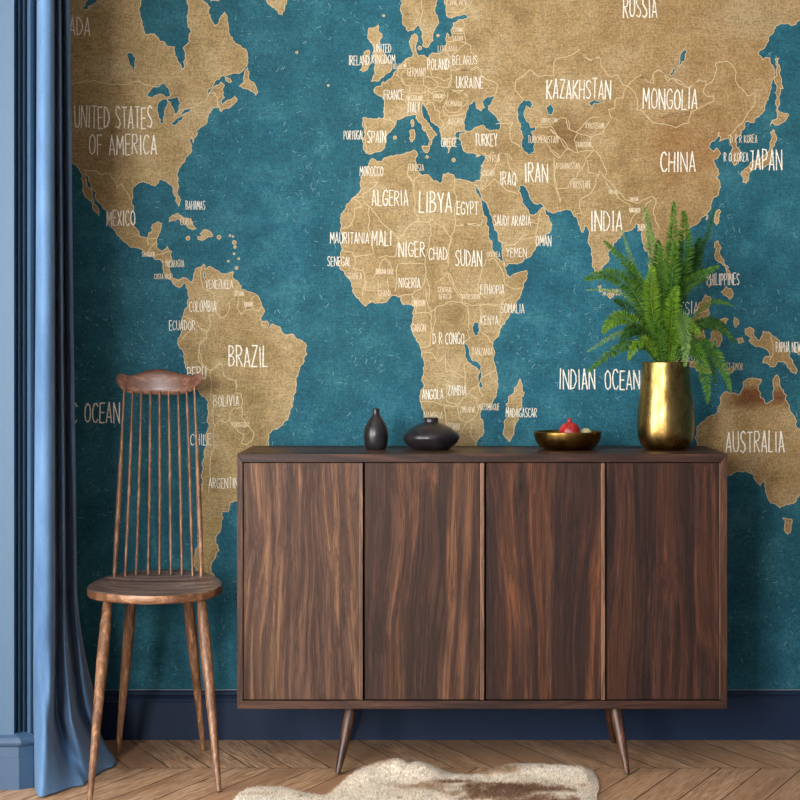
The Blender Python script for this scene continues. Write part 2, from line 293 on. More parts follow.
BORD = [
 cA((38,338),(170,331),(320,325),(345,340),(400,345)), cA((455,470),(480,440),(540,425),(580,408),(600,372),(618,370),(630,420),(640,425)),
 cA((95,680),(140,682),(165,700),(195,692),(215,718),(230,748),(245,735),(265,765),(282,800)),
 cB((352,262),(350,235),(385,232)), cB((345,300),(370,262),(385,245)), cB((385,300),(440,285)), cB((405,325),(440,330)),
 cC((210,130),(205,200),(215,245),(270,265),(275,300),(280,360),(300,390),(330,380),(345,350),(350,310),(330,325),(370,290),(385,260),(370,240)),
 cC((395,290),(385,330),(405,375),(430,350),(425,300)), cC((430,355),(470,345),(455,300),(470,280)), cC((470,350),(495,355),(510,330)),
 cC((120,380),(160,400),(185,410),(200,440),(235,460),(250,430),(245,380),(270,370)), cC((235,460),(235,490),(205,510),(195,560),(210,610),(230,650)),
 cC((110,500),(130,470),(160,440),(165,405)), cC((250,650),(290,620),(310,620),(320,680),(345,690),(375,700),(380,760)),
 cBO((310,0),(310,80),(350,130),(400,160),(410,230),(410,330),(400,400),(430,440),(420,520),(440,610)),
 cBO((410,165),(450,140),(480,100)), cBO((500,140),(505,200),(550,240),(610,240),(605,340),(650,350),(660,400),(650,460),(590,465),(560,500),(555,560)),
 cBO((655,460),(655,540),(720,620),(750,660),(740,720),(690,760),(650,745),(670,680),(600,620),(555,560),(520,580),(480,560),(440,610),(425,680),(430,760),(410,840),(400,1000),(390,1140)),
 cEU((508,0),(512,60),(498,120)), cEU((640,60),(700,60),(745,30),(760,0)), cEU((715,105),(720,150),(730,215),(755,230),(755,260),(790,300)),
 cEU((660,165),(720,165)), cEU((630,205),(690,200),(730,215),(690,255),(650,285),(630,262)),
 cEU((650,290),(640,330),(700,345),(730,355),(790,335)), cEU((545,285),(545,340),(560,380),(620,405),(655,390),(655,340),(640,330)),
 cEU((515,390),(540,380),(580,405),(590,430),(560,450),(520,430),(515,390)), cEU((590,430),(640,440),(655,400)), cEU((640,440),(690,455),(720,450),(745,500),(720,530),(690,560),(640,560),(620,530),(640,460)),
 cEU((560,460),(610,450),(630,480),(600,510),(565,500),(560,460)), cEU((530,520),(560,510),(575,550),(600,560),(595,590),(620,610),(605,640)),
 cEU((615,530),(620,570),(650,580),(720,565)), cEU((650,580),(640,620),(690,630),(720,620)), cEU((605,660),(640,625)),
 cEU((430,300),(430,345),(405,370),(420,420),(450,430),(445,470),(425,500),(440,530),(440,580)), cEU((405,325),(385,375),(420,420)), cEU((450,470),(500,470),(540,450),(560,470)), cEU((440,510),(500,500),(550,500),(530,525)),
 cEU((222,620),(235,640),(225,690),(235,740),(230,765)), cEU((318,595),(375,612)),
 cK((50,350),(130,355),(180,330),(205,350),(210,385),(260,405),(290,425),(285,450),(268,480)), cK((50,350),(60,380),(45,440),(90,465),(120,450),(145,505)),
 cK((415,495),(375,450),(380,400),(410,385),(450,350),(490,385),(530,375),(570,380),(568,330),(580,295),(660,275),(700,245),(750,300),(800,290)),
 cRU((0,330),(30,380),(70,405),(125,370),(180,500),(215,515),(245,500),(290,570),(320,575),(360,530),(410,500),(440,545),(490,555),(490,490),(520,465),(560,490),(580,545),(620,520),(700,580),(740,580),(800,530)),
 cRU((315,575),(370,630),(380,730),(425,740),(460,800)), cRU((315,575),(285,650),(240,655),(230,725),(190,730),(210,790)),
 cJP((0,370),(50,415),(70,360),(95,350),(130,380),(150,395),(190,400),(240,437),(290,400),(330,405),(315,455),(330,480),(370,480),(370,505),(320,530),(255,560),(245,615),(180,640),(140,625),(60,610),(20,570),(0,545)),
 cJP((320,440),(350,415),(385,350),(378,315),(430,305),(460,325),(480,360),(482,415),(540,480),(578,465),(570,530),(520,600),(490,630),(440,680)),
 cK((480,640),(500,620),(560,620),(600,590),(630,590),(640,640),(680,660),(720,620),(750,590),(800,585)), cK((500,635),(555,630),(600,690),(640,740),(690,765)), cK((500,690),(560,750),(600,790)), cK((690,765),(670,700),(690,665)),
 cK((280,620),(330,615),(365,610),(350,640),(360,710),(400,735)), cK((240,790),(260,760),(340,770),(360,800)),
 cIN((0,150),(40,190),(55,185),(85,145),(130,165),(170,155),(215,155),(180,190),(160,240),(130,290),(100,310),(90,340),(30,345),(20,280),(20,190)),
 cIN((30,345),(55,400),(35,440)), cIN((85,145),(60,110),(0,50)), cIN((90,0),(100,50),(150,70),(205,85),(270,60),(300,0)), cIN((205,85),(205,130),(250,180),(280,250),(275,290),(330,350),(380,400),(440,415),(480,395),(510,380),(530,400),(515,460),(545,540)),
 cIN((185,200),(190,260),(240,280),(245,255),(275,290)), cIN((245,270),(200,370),(150,400),(145,430),(160,465),(125,475)),
 cIN((275,305),(350,395),(395,420)), cIN((400,420),(395,450),(440,460),(400,520)), cIN((510,400),(480,420),(465,500)), cIN((0,45),(40,100)),
 cAF((290,210),(215,270),(215,300),(395,495),(490,405),(490,380),(475,365),(470,240),(440,180),(440,130)), cAF((445,180),(465,210),(500,165)), cAF((470,240),(475,205)),
 cAF((215,285),(155,295)), cAF((165,290),(210,330),(170,345),(165,400),(150,430),(110,445)), cAF((245,335),(240,440),(265,570),(170,580)), cAF((395,495),(380,580),(300,590)),
 cAF((490,405),(545,410),(560,395),(655,485),(675,425),(675,195)), cAF((675,425),(800,428)), cAF((655,485),(640,540),(640,660),(600,700)), cAF((545,410),(545,530),(525,615)),
 cAF((390,620),(450,615),(525,620),(530,680),(510,740),(470,760),(460,790)), cAF((390,620),(385,690),(375,760)), cAF((640,660),(665,720),(720,790)), cAF((530,690),(550,750),(545,800)),
 cAF((110,550),(160,560),(180,620),(165,645),(215,650)), cAF((265,690),(300,620),(325,590),(360,640)), cAF((290,700),(290,760)), cAF((340,690),(345,760)), cAF((215,650),(225,720),(215,780)),
 cAR((175,430),(305,425),(315,400)), cAR((330,600),(365,590),(410,650),(425,720),(475,745),(510,740)), cAR((330,600),(300,690),(290,760),(330,790)), cAR((160,490),(145,540),(140,660),(170,740),(200,790)),
 cAR((305,250),(370,195),(430,250),(490,268)), cAR((365,65),(400,60),(440,85),(455,150),(490,210)), cAR((300,160),(330,180),(370,150),(400,60)), cAR((310,240),(335,200)),
 cAR((420,530),(470,525),(500,495),(580,480),(590,420),(610,350)), cAR((500,495),(540,470)), cAR((590,420),(550,410)), cAR((670,100),(675,200),(700,310),(690,345)),
 cSA((0,30),(60,20),(80,75),(75,120),(155,120),(160,200),(150,280),(105,285)), cSA((130,0),(135,60),(155,110),(190,80),(300,60),(340,85),(345,130),(345,200)), cSA((180,90),(165,200),(160,215)),
 cSA((300,0),(310,60),(400,75),(440,70),(490,75),(545,40)), cSA((400,80),(405,110),(400,150),(400,205),(440,235),(462,265)), cSA((500,80),(495,170),(510,190)), cSA((335,200),(350,240),(320,260)),
 cSA((110,310),(160,315),(190,360),(225,320),(230,410),(265,405),(325,440),(330,480)), cSA((325,440),(320,380),(335,360)), cSA((235,465),(235,560),(290,575)), cSA((105,560),(200,570),(290,580),(340,520),(390,480),(405,440),(440,420),(480,400)),
 cSA((290,580),(300,640),(330,665),(380,630),(395,600),(385,540),(345,520)), cSA((225,580),(225,690)), cSA((330,665),(310,700),(300,720)), cSA((360,670),(360,740),(385,760)), cSA((415,535),(395,480)),
 cMY((655,385),(665,470),(650,500)), cMY((290,270),(340,250)), cMY((385,770),(600,770))[:0],
]
TEXT = [
 ('CANADA',47,17.5,90,35.5),('UNITED STATES',75,107,152,128),('OF AMERICA',89.5,135,156.5,154.5),('MEXICO',107,211,135,225.5),('BAHAMAS',186,201,205,209.5),('CUBA',180.5,218,192,225),
 ('NICARAGUA',166,260,184,267),('SALVADOR',142,252,155,256.5),('COSTA RICA',154.5,274,171,279),('VENEZUELA',206,280,233,288.5),('COLOMBIA',189.5,301,216,311.5),('ECUADOR',169.5,320.5,195,330),
 ('GUYANA',234,291,244,296),('SURINAME',244,302,253,306.5),('PERU',187.5,367,206,379),('BRAZIL',229,346,267.6,366.4),('BOLIVIA',213.7,395.6,239,405.8),('PARAGUAY',232,422,249,427),('CHILE',190.7,434,211,445),('ARGENTINA',209,478,242,488),
 ('PACIFIC',31,403,77,423),('OCEAN',85,403,119.5,422.5),('IRELAND',349,56,369,65),('UNITED',374,44,391,52.5),('KINGDOM',372,55,395,63.6),('FINLAND',447,-3,469.6,5),('ESTONIA',453,27.6,462.5,31.8),('LATVIA',453,36,463,40.2),('LITHUANIA',438,46,457,51.6),
 ('BELARUS',452.6,56,477,64.5),('POLAND',427.6,59,449,69.8),('GERMANY',407.4,68,426,76.2),('BELGIUM',393,64,406,68.8),('UKRAINE',456.4,77,483,88.2),('FRANCE',384,90,403.5,99.6),('SWITZERLAND',406.4,95.6,422.6,100.6),('HUNGARY',434,94,444.4,98.2),
 ('ITALY',408,102,419.8,112),('ROMANIA',446,101,461.8,106.4),('BULGARIA',449,118,463,124),('SPAIN',367.6,131,385.8,142.6),('PORTUGAL',344,131,363.6,139.4),('GREECE',441.4,138.4,456.5,146.8),('TURKEY',475,134,497,146),
 ('MOROCCO',360,167,383,176),('TUNISIA',408,164,423.8,171),('ALGERIA',372,190.4,408,205.6),('LIBYA',419.6,192.2,451.4,212),('EGYPT',457,202,478,214.4),('MAURITANIA',330.4,232.4,368.8,243.2),('MALI',372,231.6,391.4,245.4),('NIGER',399,242,424.6,256.6),('CHAD',429,247.6,447,259.8),('SUDAN',455.6,250.4,481.6,266),
 ('SENEGAL',327.6,257,351,266),('GUINEA',348,273,361.8,279.2),('BURKINA FASO',376,269,393,274.2),('NIGERIA',399,278,420,287.6),('GHANA',378.6,290.4,391,296.4),('CENTRAL',438,287,452,292),('AFRICA',439,294,451,299),('SOUTH SUDAN',461,294,480,299),
 ('ETHIOPIA',480.6,285,504,294),('ERITREA',487,252,500,257),('SOMALIA',501,304,524,313),('KENYA',481,316,498,324.6),('CAMEROON',412,300,425,306),('GABON',412,324,425.6,331.6),('D R CONGO',433,333,464,344),('TANZANIA',472,348,492.6,355.2),
 ('ANGOLA',422.4,389,443,399),('ZAMBIA',448,385.6,466,395),('ZIMBABWE',460,406.6,475.6,412.6),('MOZAMBIQUE',478.6,403.6,499.4,410),('MADAGASCAR',506,408,536.6,417),('NAMIBIA',424,412,442.4,419),('BOTSWANA',446,423,460,430),
 ('SYRIA',486,155,499.6,162),('JORDAN',482,170,494,176),('IRAQ',500.4,172,516,185),('IRAN',525,163,547.6,182),('SAUDI ARABIA',493.6,215.6,530.4,225.6),('OMAN',536,236,551,246),('YEMEN',506.4,248,526.4,257),
 ('KAZAKHSTAN',547,79.6,610.5,98.6),('RUSSIA',623.5,-3,656.5,17.2),('MONGOLIA',643,89,697,109),('CHINA',661,153,695,172),('JAPAN',750,149.6,781.6,169.6),('D P R KOREA',730.4,135,757,142.6),('R O KOREA',724,153,748,161.6),
 ('TURKMENISTAN',528,136,558,143),('UZBEKISTAN',541,118,557,122.4),('KYRGYZSTAN',586,123,603.8,128.4),('TAJIKISTAN',576.4,142,590.6,147),('AFGHANISTAN',555.6,163,579.6,168.8),('PAKISTAN',570.6,181,589.6,188.4),('NEPAL',609,190,618,194),('BHUTAN',630,197.5,638,201),('BANGLADESH',629.6,208,640,212.4),('BURMA',638,224,647,231),
 ('INDIA',591,211,622,231),('SRI LANKA',602,289,621,295.4),('MALAYSIA',656,301.6,698,314),('PHILIPPINES',707,273.6,739,285),('PAPUA NEW GUINEA',776,342,818,352),('EAST TIMOR',722,363,742.6,370),('INDONESIA',672,355,698,363),('INDIAN',559.6,369,594.6,389),('OCEAN',605,370,639.5,389),('AUSTRALIA',726,432,783.8,452.2),
]
GL = {
'A':(1,[[(0,0),(.5,1),(1,0)],[(.17,.27),(.83,.27)]]),'B':(1,[[(0,0),(0,1),(.6,.97),(.85,.8),(.65,.6),(.05,.52)],[(.05,.52),(.75,.45),(1,.25),(.75,.04),(0,0)]]),
'C':(1,[[(1,.84),(.7,1),(.28,.95),(0,.65),(0,.3),(.3,.03),(.7,0),(1,.15)]]),'D':(1.05,[[(0,0),(0,1),(.5,.93),(.93,.68),(1,.38),(.6,.07),(0,0)]]),
'E':(.85,[[(1,1),(0,1),(0,0),(1,0)],[(0,.52),(.85,.52)]]),'F':(.85,[[(1,1),(0,1),(0,0)],[(0,.52),(.8,.52)]]),
'G':(1.1,[[(1,.84),(.7,1),(.28,.95),(0,.65),(0,.3),(.3,.03),(.75,0),(1,.2),(1,.42),(.55,.42)]]),'H':(1,[[(0,0),(0,1)],[(1,0),(1,1)],[(0,.5),(1,.5)]]),
'I':(.3,[[(.5,0),(.5,1)]]),'J':(.7,[[(.1,1),(1,1)],[(.75,1),(.75,.2),(.4,0),(0,.12)]]),'K':(1,[[(0,0),(0,1)],[(1,1),(.05,.48),(1,0)]]),
'L':(.8,[[(0,1),(0,0),(1,0)]]),'M':(1.25,[[(0,0),(.08,1),(.5,.35),(.92,1),(1,0)]]),'N':(1.1,[[(0,0),(0,1),(1,0),(1,1)]]),
'O':(1.1,[[(.5,1),(.1,.8),(0,.45),(.15,.1),(.5,0),(.88,.12),(1,.5),(.88,.85),(.5,1)]]),'P':(.95,[[(0,0),(0,1),(.7,.97),(1,.75),(.75,.5),(0,.43)]]),
'Q':(1.1,[[(.5,1),(.1,.8),(0,.45),(.15,.1),(.5,0),(.88,.12),(1,.5),(.88,.85),(.5,1)],[(.6,.25),(1,-.08)]]),'R':(1,[[(0,0),(0,1),(.7,.97),(.95,.77),(.7,.55),(0,.5)],[(.25,.5),(1,0)]]),
'S':(.95,[[(1,.88),(.6,1),(.12,.9),(.05,.68),(.4,.52),(.85,.38),(.98,.18),(.6,0),(0,.08)]]),'T':(.95,[[(0,1),(1,1)],[(.5,1),(.5,0)]]),
'U':(1,[[(0,1),(0,.25),(.25,.02),(.7,.02),(1,.25),(1,1)]]),'V':(1,[[(0,1),(.5,0),(1,1)]]),'W':(1.35,[[(0,1),(.25,0),(.5,.75),(.75,0),(1,1)]]),
'X':(.95,[[(0,0),(1,1)],[(0,1),(1,0)]]),'Y':(.95,[[(0,1),(.5,.48),(1,1)],[(.5,.48),(.5,0)]]),'Z':(.95,[[(0,1),(1,1),(0,0),(1,0)]]),' ':(.55,[])}

MV, MF, MI = [], [], []
SW = F/YW
def wp(x, y, d): return ((x-VX)/SW, YW-d, EYE-(y-VY)/SW)
def fract(pts, closed=True, amp=.20, mind=1.9):
    rnd = random.Random(int(sum(p[0]*3+p[1]*7 for p in pts))); out = []
    n = len(pts)
    def sub(a, b, lev):
        L = math.hypot(b[0]-a[0], b[1]-a[1])
        if L < mind or lev > 4: return [a]
        o = rnd.uniform(-amp, amp)*L
        m = ((a[0]+b[0])/2-(b[1]-a[1])/L*o, (a[1]+b[1])/2+(b[0]-a[0])/L*o)
        return sub(a, m, lev+1)+sub(m, b, lev+1)
    for i in range(n if closed else n-1):
        L = math.hypot(pts[(i+1) % n][0]-pts[i][0], pts[(i+1) % n][1]-pts[i][1])
        out += [pts[i]] if L > 60 else sub(pts[i], pts[(i+1) % n], 0)
    if not closed: out.append(pts[-1])
    return out
XR0, XR1, YR0, YR1 = -60, 1290, -262, 690      # the sheet, in wall units (pixels of the photo)
def clampp(p): return (min(max(p[0], XR0+1), XR1-1), min(max(p[1], YR0+1), YR1-1))
def fill(poly, d, mat):
    poly = [clampp(p) for p in poly]
    vs = [Vector(p) for p in poly]; n = len(vs)
    v, e, f, *_ = delaunay_2d_cdt(vs, [], [list(range(n))], 1, 1e-4)
    b = len(MV); MV.extend(wp(q[0], q[1], d) for q in v)
    for t in f: MF.append([b+i for i in t]); MI.append(mat)
def ribbon(pts, w, d, mat, closed=False):
    n = len(pts)
    if closed: pts = list(pts)+[pts[0]]; n += 1
    L, R = [], []
    for i in range(n):
        a = pts[max(i-1, 0)]; c = pts[min(i+1, n-1)]
        if closed and i in (0, n-1): a = pts[-2]; c = pts[1]
        b = pts[i]
        t1 = Vector((b[0]-a[0], b[1]-a[1])); t2 = Vector((c[0]-b[0], c[1]-b[1]))
        if t1.length < 1e-6: t1 = t2
        if t2.length < 1e-6: t2 = t1
        t1 = t1.normalized(); t2 = t2.normalized(); t = t1+t2
        if t.length < .35: t = t1
        t.normalize(); k = w/2/max(.55, abs(t.dot(t1)))
        nx, ny = -t.y*k, t.x*k
        ex = 0
        if not closed and i == 0: ex = -w*.3
        if not closed and i == n-1: ex = w*.3
        L.append((b[0]+nx+t.x*ex, b[1]+ny+t.y*ex)); R.append((b[0]-nx+t.x*ex, b[1]-ny+t.y*ex))
    b0 = len(MV)
    for p, q in zip(L, R): MV.append(wp(*clampp(p), d)); MV.append(wp(*clampp(q), d))
    for i in range(n-1):
        MF.append([b0+2*i, b0+2*i+1, b0+2*i+3, b0+2*i+2]); MI.append(mat)
# the sheet itself (2 mm thick)
def sheet():
    x0, _, z1 = wp(XR0, YR0, 0); x1, _, z0 = wp(XR1, YR1, 0); z0 = .1325
    b = len(MV); y0, y1 = YW, YW+.002
    for x in (x0, x1):
        for y in (y0, y1):
            for z in (z0, z1): MV.append((x, y, z))
    for f in [(0,1,3,2), (4,6,7,5), (0,4,5,1), (2,3,7,6), (0,2,6,4), (1,5,7,3)]:
        MF.append([b+i for i in f]); MI.append(0)
sheet()
for p in LAND:
    if len(p) < 3: continue
    q = fract(p); fill(q, .0004, 1); ribbon(q, .55, .0007, 3, True)
for p in WATER:
    if len(p) < 3: continue
    q = fract(p); fill(q, .0008, 0); ribbon(q, .45, .0010, 3, True)
for p in BORD:
    if len(p) < 2: continue
    ribbon(fract(p, False, .10, 2.2), .62, .0011, 3)
rt = random.Random(5)
def write(s, x0, y0, x1, y1):
    h = y1-y0; gapf = .42
    tot = sum(GL[c][0] for c in s)+gapf*(len(s)-1)
    u = (x1-x0)/tot; x = x0
    w = min(max(.066*h, .42), 1.2); zz = 0; ink_ = 2 if h > 8.3 else 6
    for c in s:
        aw, st = GL[c]; aw *= u
        dy = rt.uniform(-.03, .03)*h; sk = rt.uniform(-.05, .05)*h; hh = h*rt.uniform(.95, 1.05)
        for k in st:
            pts = [(x+a*aw+sk*(b-.5)*.6+rt.uniform(-.02, .02)*u, y1-dy-b*hh) for a, b in k]
            ww = w*rt.uniform(.85, 1.15); cur = [pts[0]]
            for q in range(1, len(pts)):
                cur.append(pts[q])
                if q < len(pts)-1:
                    a = Vector(pts[q])-Vector(pts[q-1]); b = Vector(pts[q+1])-Vector(pts[q])
                    if a.length > 0 and b.length > 0 and a.normalized().dot(b.normalized()) < .35:
                        ribbon(cur, ww, .0016+zz*.00004, ink_); zz = (zz+1) % 9; cur = [pts[q]]
            ribbon(cur, ww, .0016+zz*.00004, ink_); zz = (zz+1) % 9
        x += aw+gapf*u
for t in TEXT: write(*t)
# pale scuffs and scratches of the printed paper
rs = random.Random(11)
_bb = [(min(p[0] for p in q), min(p[1] for p in q), max(p[0] for p in q), max(p[1] for p in q)) for q in LAND if len(q) > 2]
_ld = [q for q in LAND if len(q) > 2]
def on_land(x, y):
    for (a0, b0, a1, b1), q in zip(_bb, _ld):
        if x < a0-1 or x > a1+1 or y < b0-1 or y > b1+1: continue
        c = False; j = len(q)-1
        for i in range(len(q)):
            if (q[i][1] > y) != (q[j][1] > y) and x < (q[j][0]-q[i][0])*(y-q[i][1])/(q[j][1]-q[i][1])+q[i][0]: c = not c
            j = i
        if c: return True
    return False
for i in range(11000):
    x = rs.uniform(20, 960); y = rs.uniform(-100, 685)
    cl = mnoise.noise(Vector((x*.018, y*.018, 3.3)))
    if cl < rs.uniform(-.35, .5) or on_land(x, y): continue
    a = rs.uniform(0, math.pi); L = rs.choice((.3, .4, .5, .6, .8, 1.2, 2, 2.6)); w = rs.uniform(.2, .45)
    cv = rs.uniform(-.4, .4)
    pts = [(x, y), (x+L*math.cos(a), y+L*math.sin(a)), (x+L*1.8*math.cos(a+cv), y+L*1.8*math.sin(a+cv))]
    ribbon(pts, w, .0013, 4)
for pts in ([(657,117.5),(668,115),(678,113.5),(689,111)], [(661,118),(672,115.6),(690,112.4)]): ribbon(fract(pts, False), .6, .0013, 5)
ribbon(fract([(485,24),(500,38),(509,48)], False, .2, 1.6), .35, .0013, 5)

def paper(name, kind):
    s = NT(name); co = s.coord((1, 1, 1))
    big = s.noise(co, 1.6, 3, .5); med = s.noise(co, 11, 5, .65); fine = s.noise(co, 230, 4, .75)
    wx = s.noise(s.coord((600, 1, 25)), 1, 2, .6); wz = s.noise(s.coord((18, 1, 480)), 1, 3, .7)
    weave = s.math('ADD', s.math('MULTIPLY', wx, .7), s.math('MULTIPLY', wz, 1.3))
    if kind == 'land':
        base = s.ramp(med, [(.3, (160, 136, 90)), (.5, (188, 162, 114)), (.68, (206, 184, 140))])
        sx = s.n('ShaderNodeSeparateXYZ'); s.l(co, sx.inputs[0])
        rx = s.math('ADD', s.math('MULTIPLY', sx.outputs[0], .9), s.math('MULTIPLY', big, .8))
        f = s.ramp(rx, [(.5, B0), (1.15 if False else 1.0, B1)])
        base = s.mix(s.math('MULTIPLY', f, .34), base, (170, 126, 72))
        # brown water stains, each with a place of its own on the sheet
        for (x, y, rxx, ryy, c, k) in ((565, 128, 30, 26, (120, 82, 40), .55), (690, 150, 60, 50, (156, 104, 54), .42), (757, 398, 45, 14, (118, 64, 28), .85), (620, 215, 40, 30, (150, 120, 70), .4), (395, 293, 30, 5, (150, 100, 60), .4), (90, 160, 40, 80, (120, 92, 55), .35), (205, 520, 30, 60, (160, 130, 70), .4), (755, 20, 60, 26, (190, 170, 130), .5)):
            cx, cy, cz = wp(x, y, 0)
            m = s.coord((SW/rxx, 0, SW/ryy), (-cx*SW/rxx, 0, -cz*SW/ryy))
            gr = s.n('ShaderNodeTexGradient', _gradient_type='SPHERICAL'); 
            ad = s.n('ShaderNodeVectorMath', _operation='ADD'); s.l(m, ad.inputs[0])
            nn = s.n('ShaderNodeTexNoise', Scale=14.0, Detail=5.0); s.l(co, nn.inputs['Vector'])
            mm = s.n('ShaderNodeVectorMath', _operation='MULTIPLY_ADD'); s.l(nn.outputs['Color'], mm.inputs[0]); mm.inputs[1].default_value = (1.1, 0, 1.1); mm.inputs[2].default_value = (-.55, 0, -.55)
            s.l(mm.outputs[0], ad.inputs[1]); s.l(ad.outputs[0], gr.inputs[0])
            fa = s.ramp(gr.outputs['Fac'], [(.05, B0), (.6, (k, k, k, 1))])
            base = s.mix(fa, base, c)
    else:
        base = s.ramp(med, [(.3, (26, 92, 112)), (.5, (39, 110, 130)), (.7, (60, 130, 147))])
        base = s.mix(s.ramp(big, [(.4, B0), (.7, (.35, .35, .35, 1))]), base, (36, 92, 96))
    fl = s.ramp(fine, [(.32, (120, 120, 120)), (.5, (205, 205, 205)), (.66, (255, 255, 255))])
    base = s.mix(.75, base, fl, 'MULTIPLY')
    wl = s.ramp(weave, [(.75, (190, 190, 190)), (1.0, (255, 255, 255))])
    base = s.mix(.75, base, wl, 'MULTIPLY')
    s.col(base); s.set(Roughness=.75, Specular_IOR_Level=.25)
    s.bump(weave, .05, .001)
    return s.m
ink = NT('mural_lettering'); ink.col(ink.mix(ink.ramp(ink.noise(ink.coord(), 160, 3), [(.35, (.0, .0, .0, 1)), (.6, B1)]), (205, 200, 180), (244, 240, 228))); ink.set(Roughness=.8)
MURAL = mesh_obj('world_map_mural', MV, MF, [paper('mural_ocean', 'sea'), paper('mural_land', 'land'), ink.m,
    simple('mural_border_lines', (205, 186, 146), .8), simple('mural_scuffs', (126, 166, 168), .8), simple('mural_cracks', (120, 84, 56), .8), simple('mural_small_lettering', (222, 206, 176), .8)], mi=MI)
tag(MURAL, 'teal and tan wallpaper mural of a world map with hand-lettered country names', 'wall mural')
# ============================================================ ROOM
WB = YW+.0022                   # plaster behind the mural
plaster = simple('plaster', (170, 175, 175), .85)
struct(bm_obj('wall_back', box_bm(-2.6, 2.45, WB, WB+.1, 0, 2.72), plaster))
# ---- chevron parquet: real boards laid in one floor mesh
def make_floor():
    vs, fs, uv, rnd_ = [], [], [], []
    rr = random.Random(3)
    seam = 4.55; BD = .345; k = .47; w = .1015; gap = .0016
    Z = 0.0
    def board(poly, r, o, dvec):
        b = len(vs); vs.extend(poly); fs.append(list(range(b, b+len(poly))))
        for p in poly:
            q = Vector((p[0], p[1])); u = q.dot(dvec); v = q.dot(Vector((-dvec.y, dvec.x)))
            uv.append((u+o*3.7, v+o*11.3)); rnd_.append(r)
    band = -17
    while band < 1:
        y0 = seam+band*BD; y1 = y0+BD; s = -1 if band % 2 == 0 else 1     # band 0 = beyond the seam (\), -1 = nearer (/)
        if y0 < WB:
            ye = min(y1, WB+.0)
            dvec = Vector((s*k, 1)).normalized()
            i = -60
            while True:
                xa = -2.7+i*w
                if xa > 5: break
                def X(y, x): return x+s*k*(y-y0)
                xs = xa+gap
                pts = [(X(y0+gap, xs), y0+gap), (X(y0+gap, xa+w-gap), y0+gap), (X(ye-gap, xa+w-gap), ye-gap), (X(ye-gap, xs), ye-gap)]
                if max(p[0] for p in pts) > -2.45 and min(p[0] for p in pts) < 2.45:
                    board([(px_, py_, Z) for px_, py_ in pts], rr.random(), rr.random()*10, dvec)
                i += 1
        band += 1
    nb = len(fs)
    # the dark sub-floor seen in the joints
    b = len(vs)
    X0, X1, Y0, Y1 = -2.6, 2.6, -1.4, WB
    for z in (-.0015, -.04):
        for x, y in ((X0, Y0), (X1, Y0), (X1, Y1), (X0, Y1)): vs.append((x, y, z))
    fs.append([b, b+1, b+2, b+3]); fs.append([b+7, b+6, b+5, b+4])
    for i in range(4): fs.append([b+i, b+4+i, b+4+(i+1) % 4, b+(i+1) % 4])
    s = NT('oak_chevron')
    at = s.n('ShaderNodeAttribute', _attribute_name='board'); uvn = s.n('ShaderNodeUVMap', _uv_map='UVMap')
    def cc(sc):
        m = s.n('ShaderNodeMapping'); m.inputs['Scale'].default_value = sc; s.l(uvn.outputs[0], m.inputs['Vector']); return m.outputs[0]
    g1 = s.noise(cc((2.2, 26, 1)), 1, 4, .65, .6); g2 = s.noise(cc((12, 260, 1)), 1, 3, .7); g3 = s.noise(cc((5, 9, 1)), 1, 3)
    c = s.ramp(g1, [(.32, (176, 134, 98)), (.5, (220, 178, 140)), (.68, (238, 202, 166))])
    c = s.mix(.9, c, s.ramp(g2, [(.38, (118, 104, 92)), (.56, (255, 255, 255))]), 'MULTIPLY')
    c = s.mix(s.ramp(at.outputs['Fac'], [(0, (.0, .0, .0, 1)), (1, (.8, .8, .8, 1))]), c, s.mix(g3, (136, 100, 74), (188, 146, 112)))
    s.col(c); s.set(Roughness=.5, Specular_IOR_Level=.3)
    s.l(s.math('ADD', .36, s.math('MULTIPLY', g1, .25)), s.b.inputs['Roughness'])
    s.bump(g2, .15, .002)
    dark = simple('floor_joint', (40, 28, 20), .8)
    o = mesh_obj('floor', vs, fs, [s.m, dark], mi=[0]*nb+[1]*(len(fs)-nb))
    ul = o.data.uv_layers.new(name='UVMap'); li = 0
    at_ = o.data.attributes.new('board', 'FLOAT', 'POINT')
    vals = rnd_+[0]*(len(vs)-len(rnd_)); at_.data.foreach_set('value', vals)
    flat = []
    for p in o.data.polygons:
        for v in p.vertices: flat += list(uv[v]) if v < len(uv) else [0, 0]
    ul.data.foreach_set('uv', flat)
    struct(o)
make_floor()

# ---- skirting along the mural
bb = simple('skirting_navy', (24, 40, 64), .5, Specular_IOR_Level=.2)
prof = [(WB, 0), (4.875, 0), (4.875, .100), (4.8775, .104), (4.8775, .108), (4.881, .113), (4.884, .1165), (4.8815, .120), (4.8815, .1265), (4.885, .130), (WB, .1305)]
struct(bm_obj('baseboard_back', prism_bm(prof, 'x', -1.078, 2.449), bb))

# ---- the panelled pier at the left
pier_m = simple('pier_blue', (64, 95, 122), .55)
pier_s = simple('pier_blue_moulding', (56, 82, 110), .5)
PY = 4.330
def pc(px, y): return (PX(px, PY), y)
pp = [(-2.395, PY), pc(14, PY), pc(14.25, PY+.045), pc(16.3, PY+.045), pc(16.8, PY+.016), pc(17.5, PY+.012), pc(18.0, PY+.016), pc(18.4, PY+.05),
      pc(20.2, PY+.05), pc(20.8, PY+.022), pc(21.7, PY+.016), pc(22.6, PY+.022), pc(23.2, PY+.04), pc(24.2, PY+.042),
      pc(25.0, PY+.024), pc(26.5, PY+.018), pc(28.5, PY+.020), pc(30.3, PY+.032), pc(31.2, PY+.06), pc(31.4, PY+.11),
      (-1.08, PY+.11), (-1.08, WB), (-2.395, WB)]
pr = prism_bm(pp, 'z', 0.0, 2.68)
struct(bm_obj('wall_left_pier', pr, pier_m))
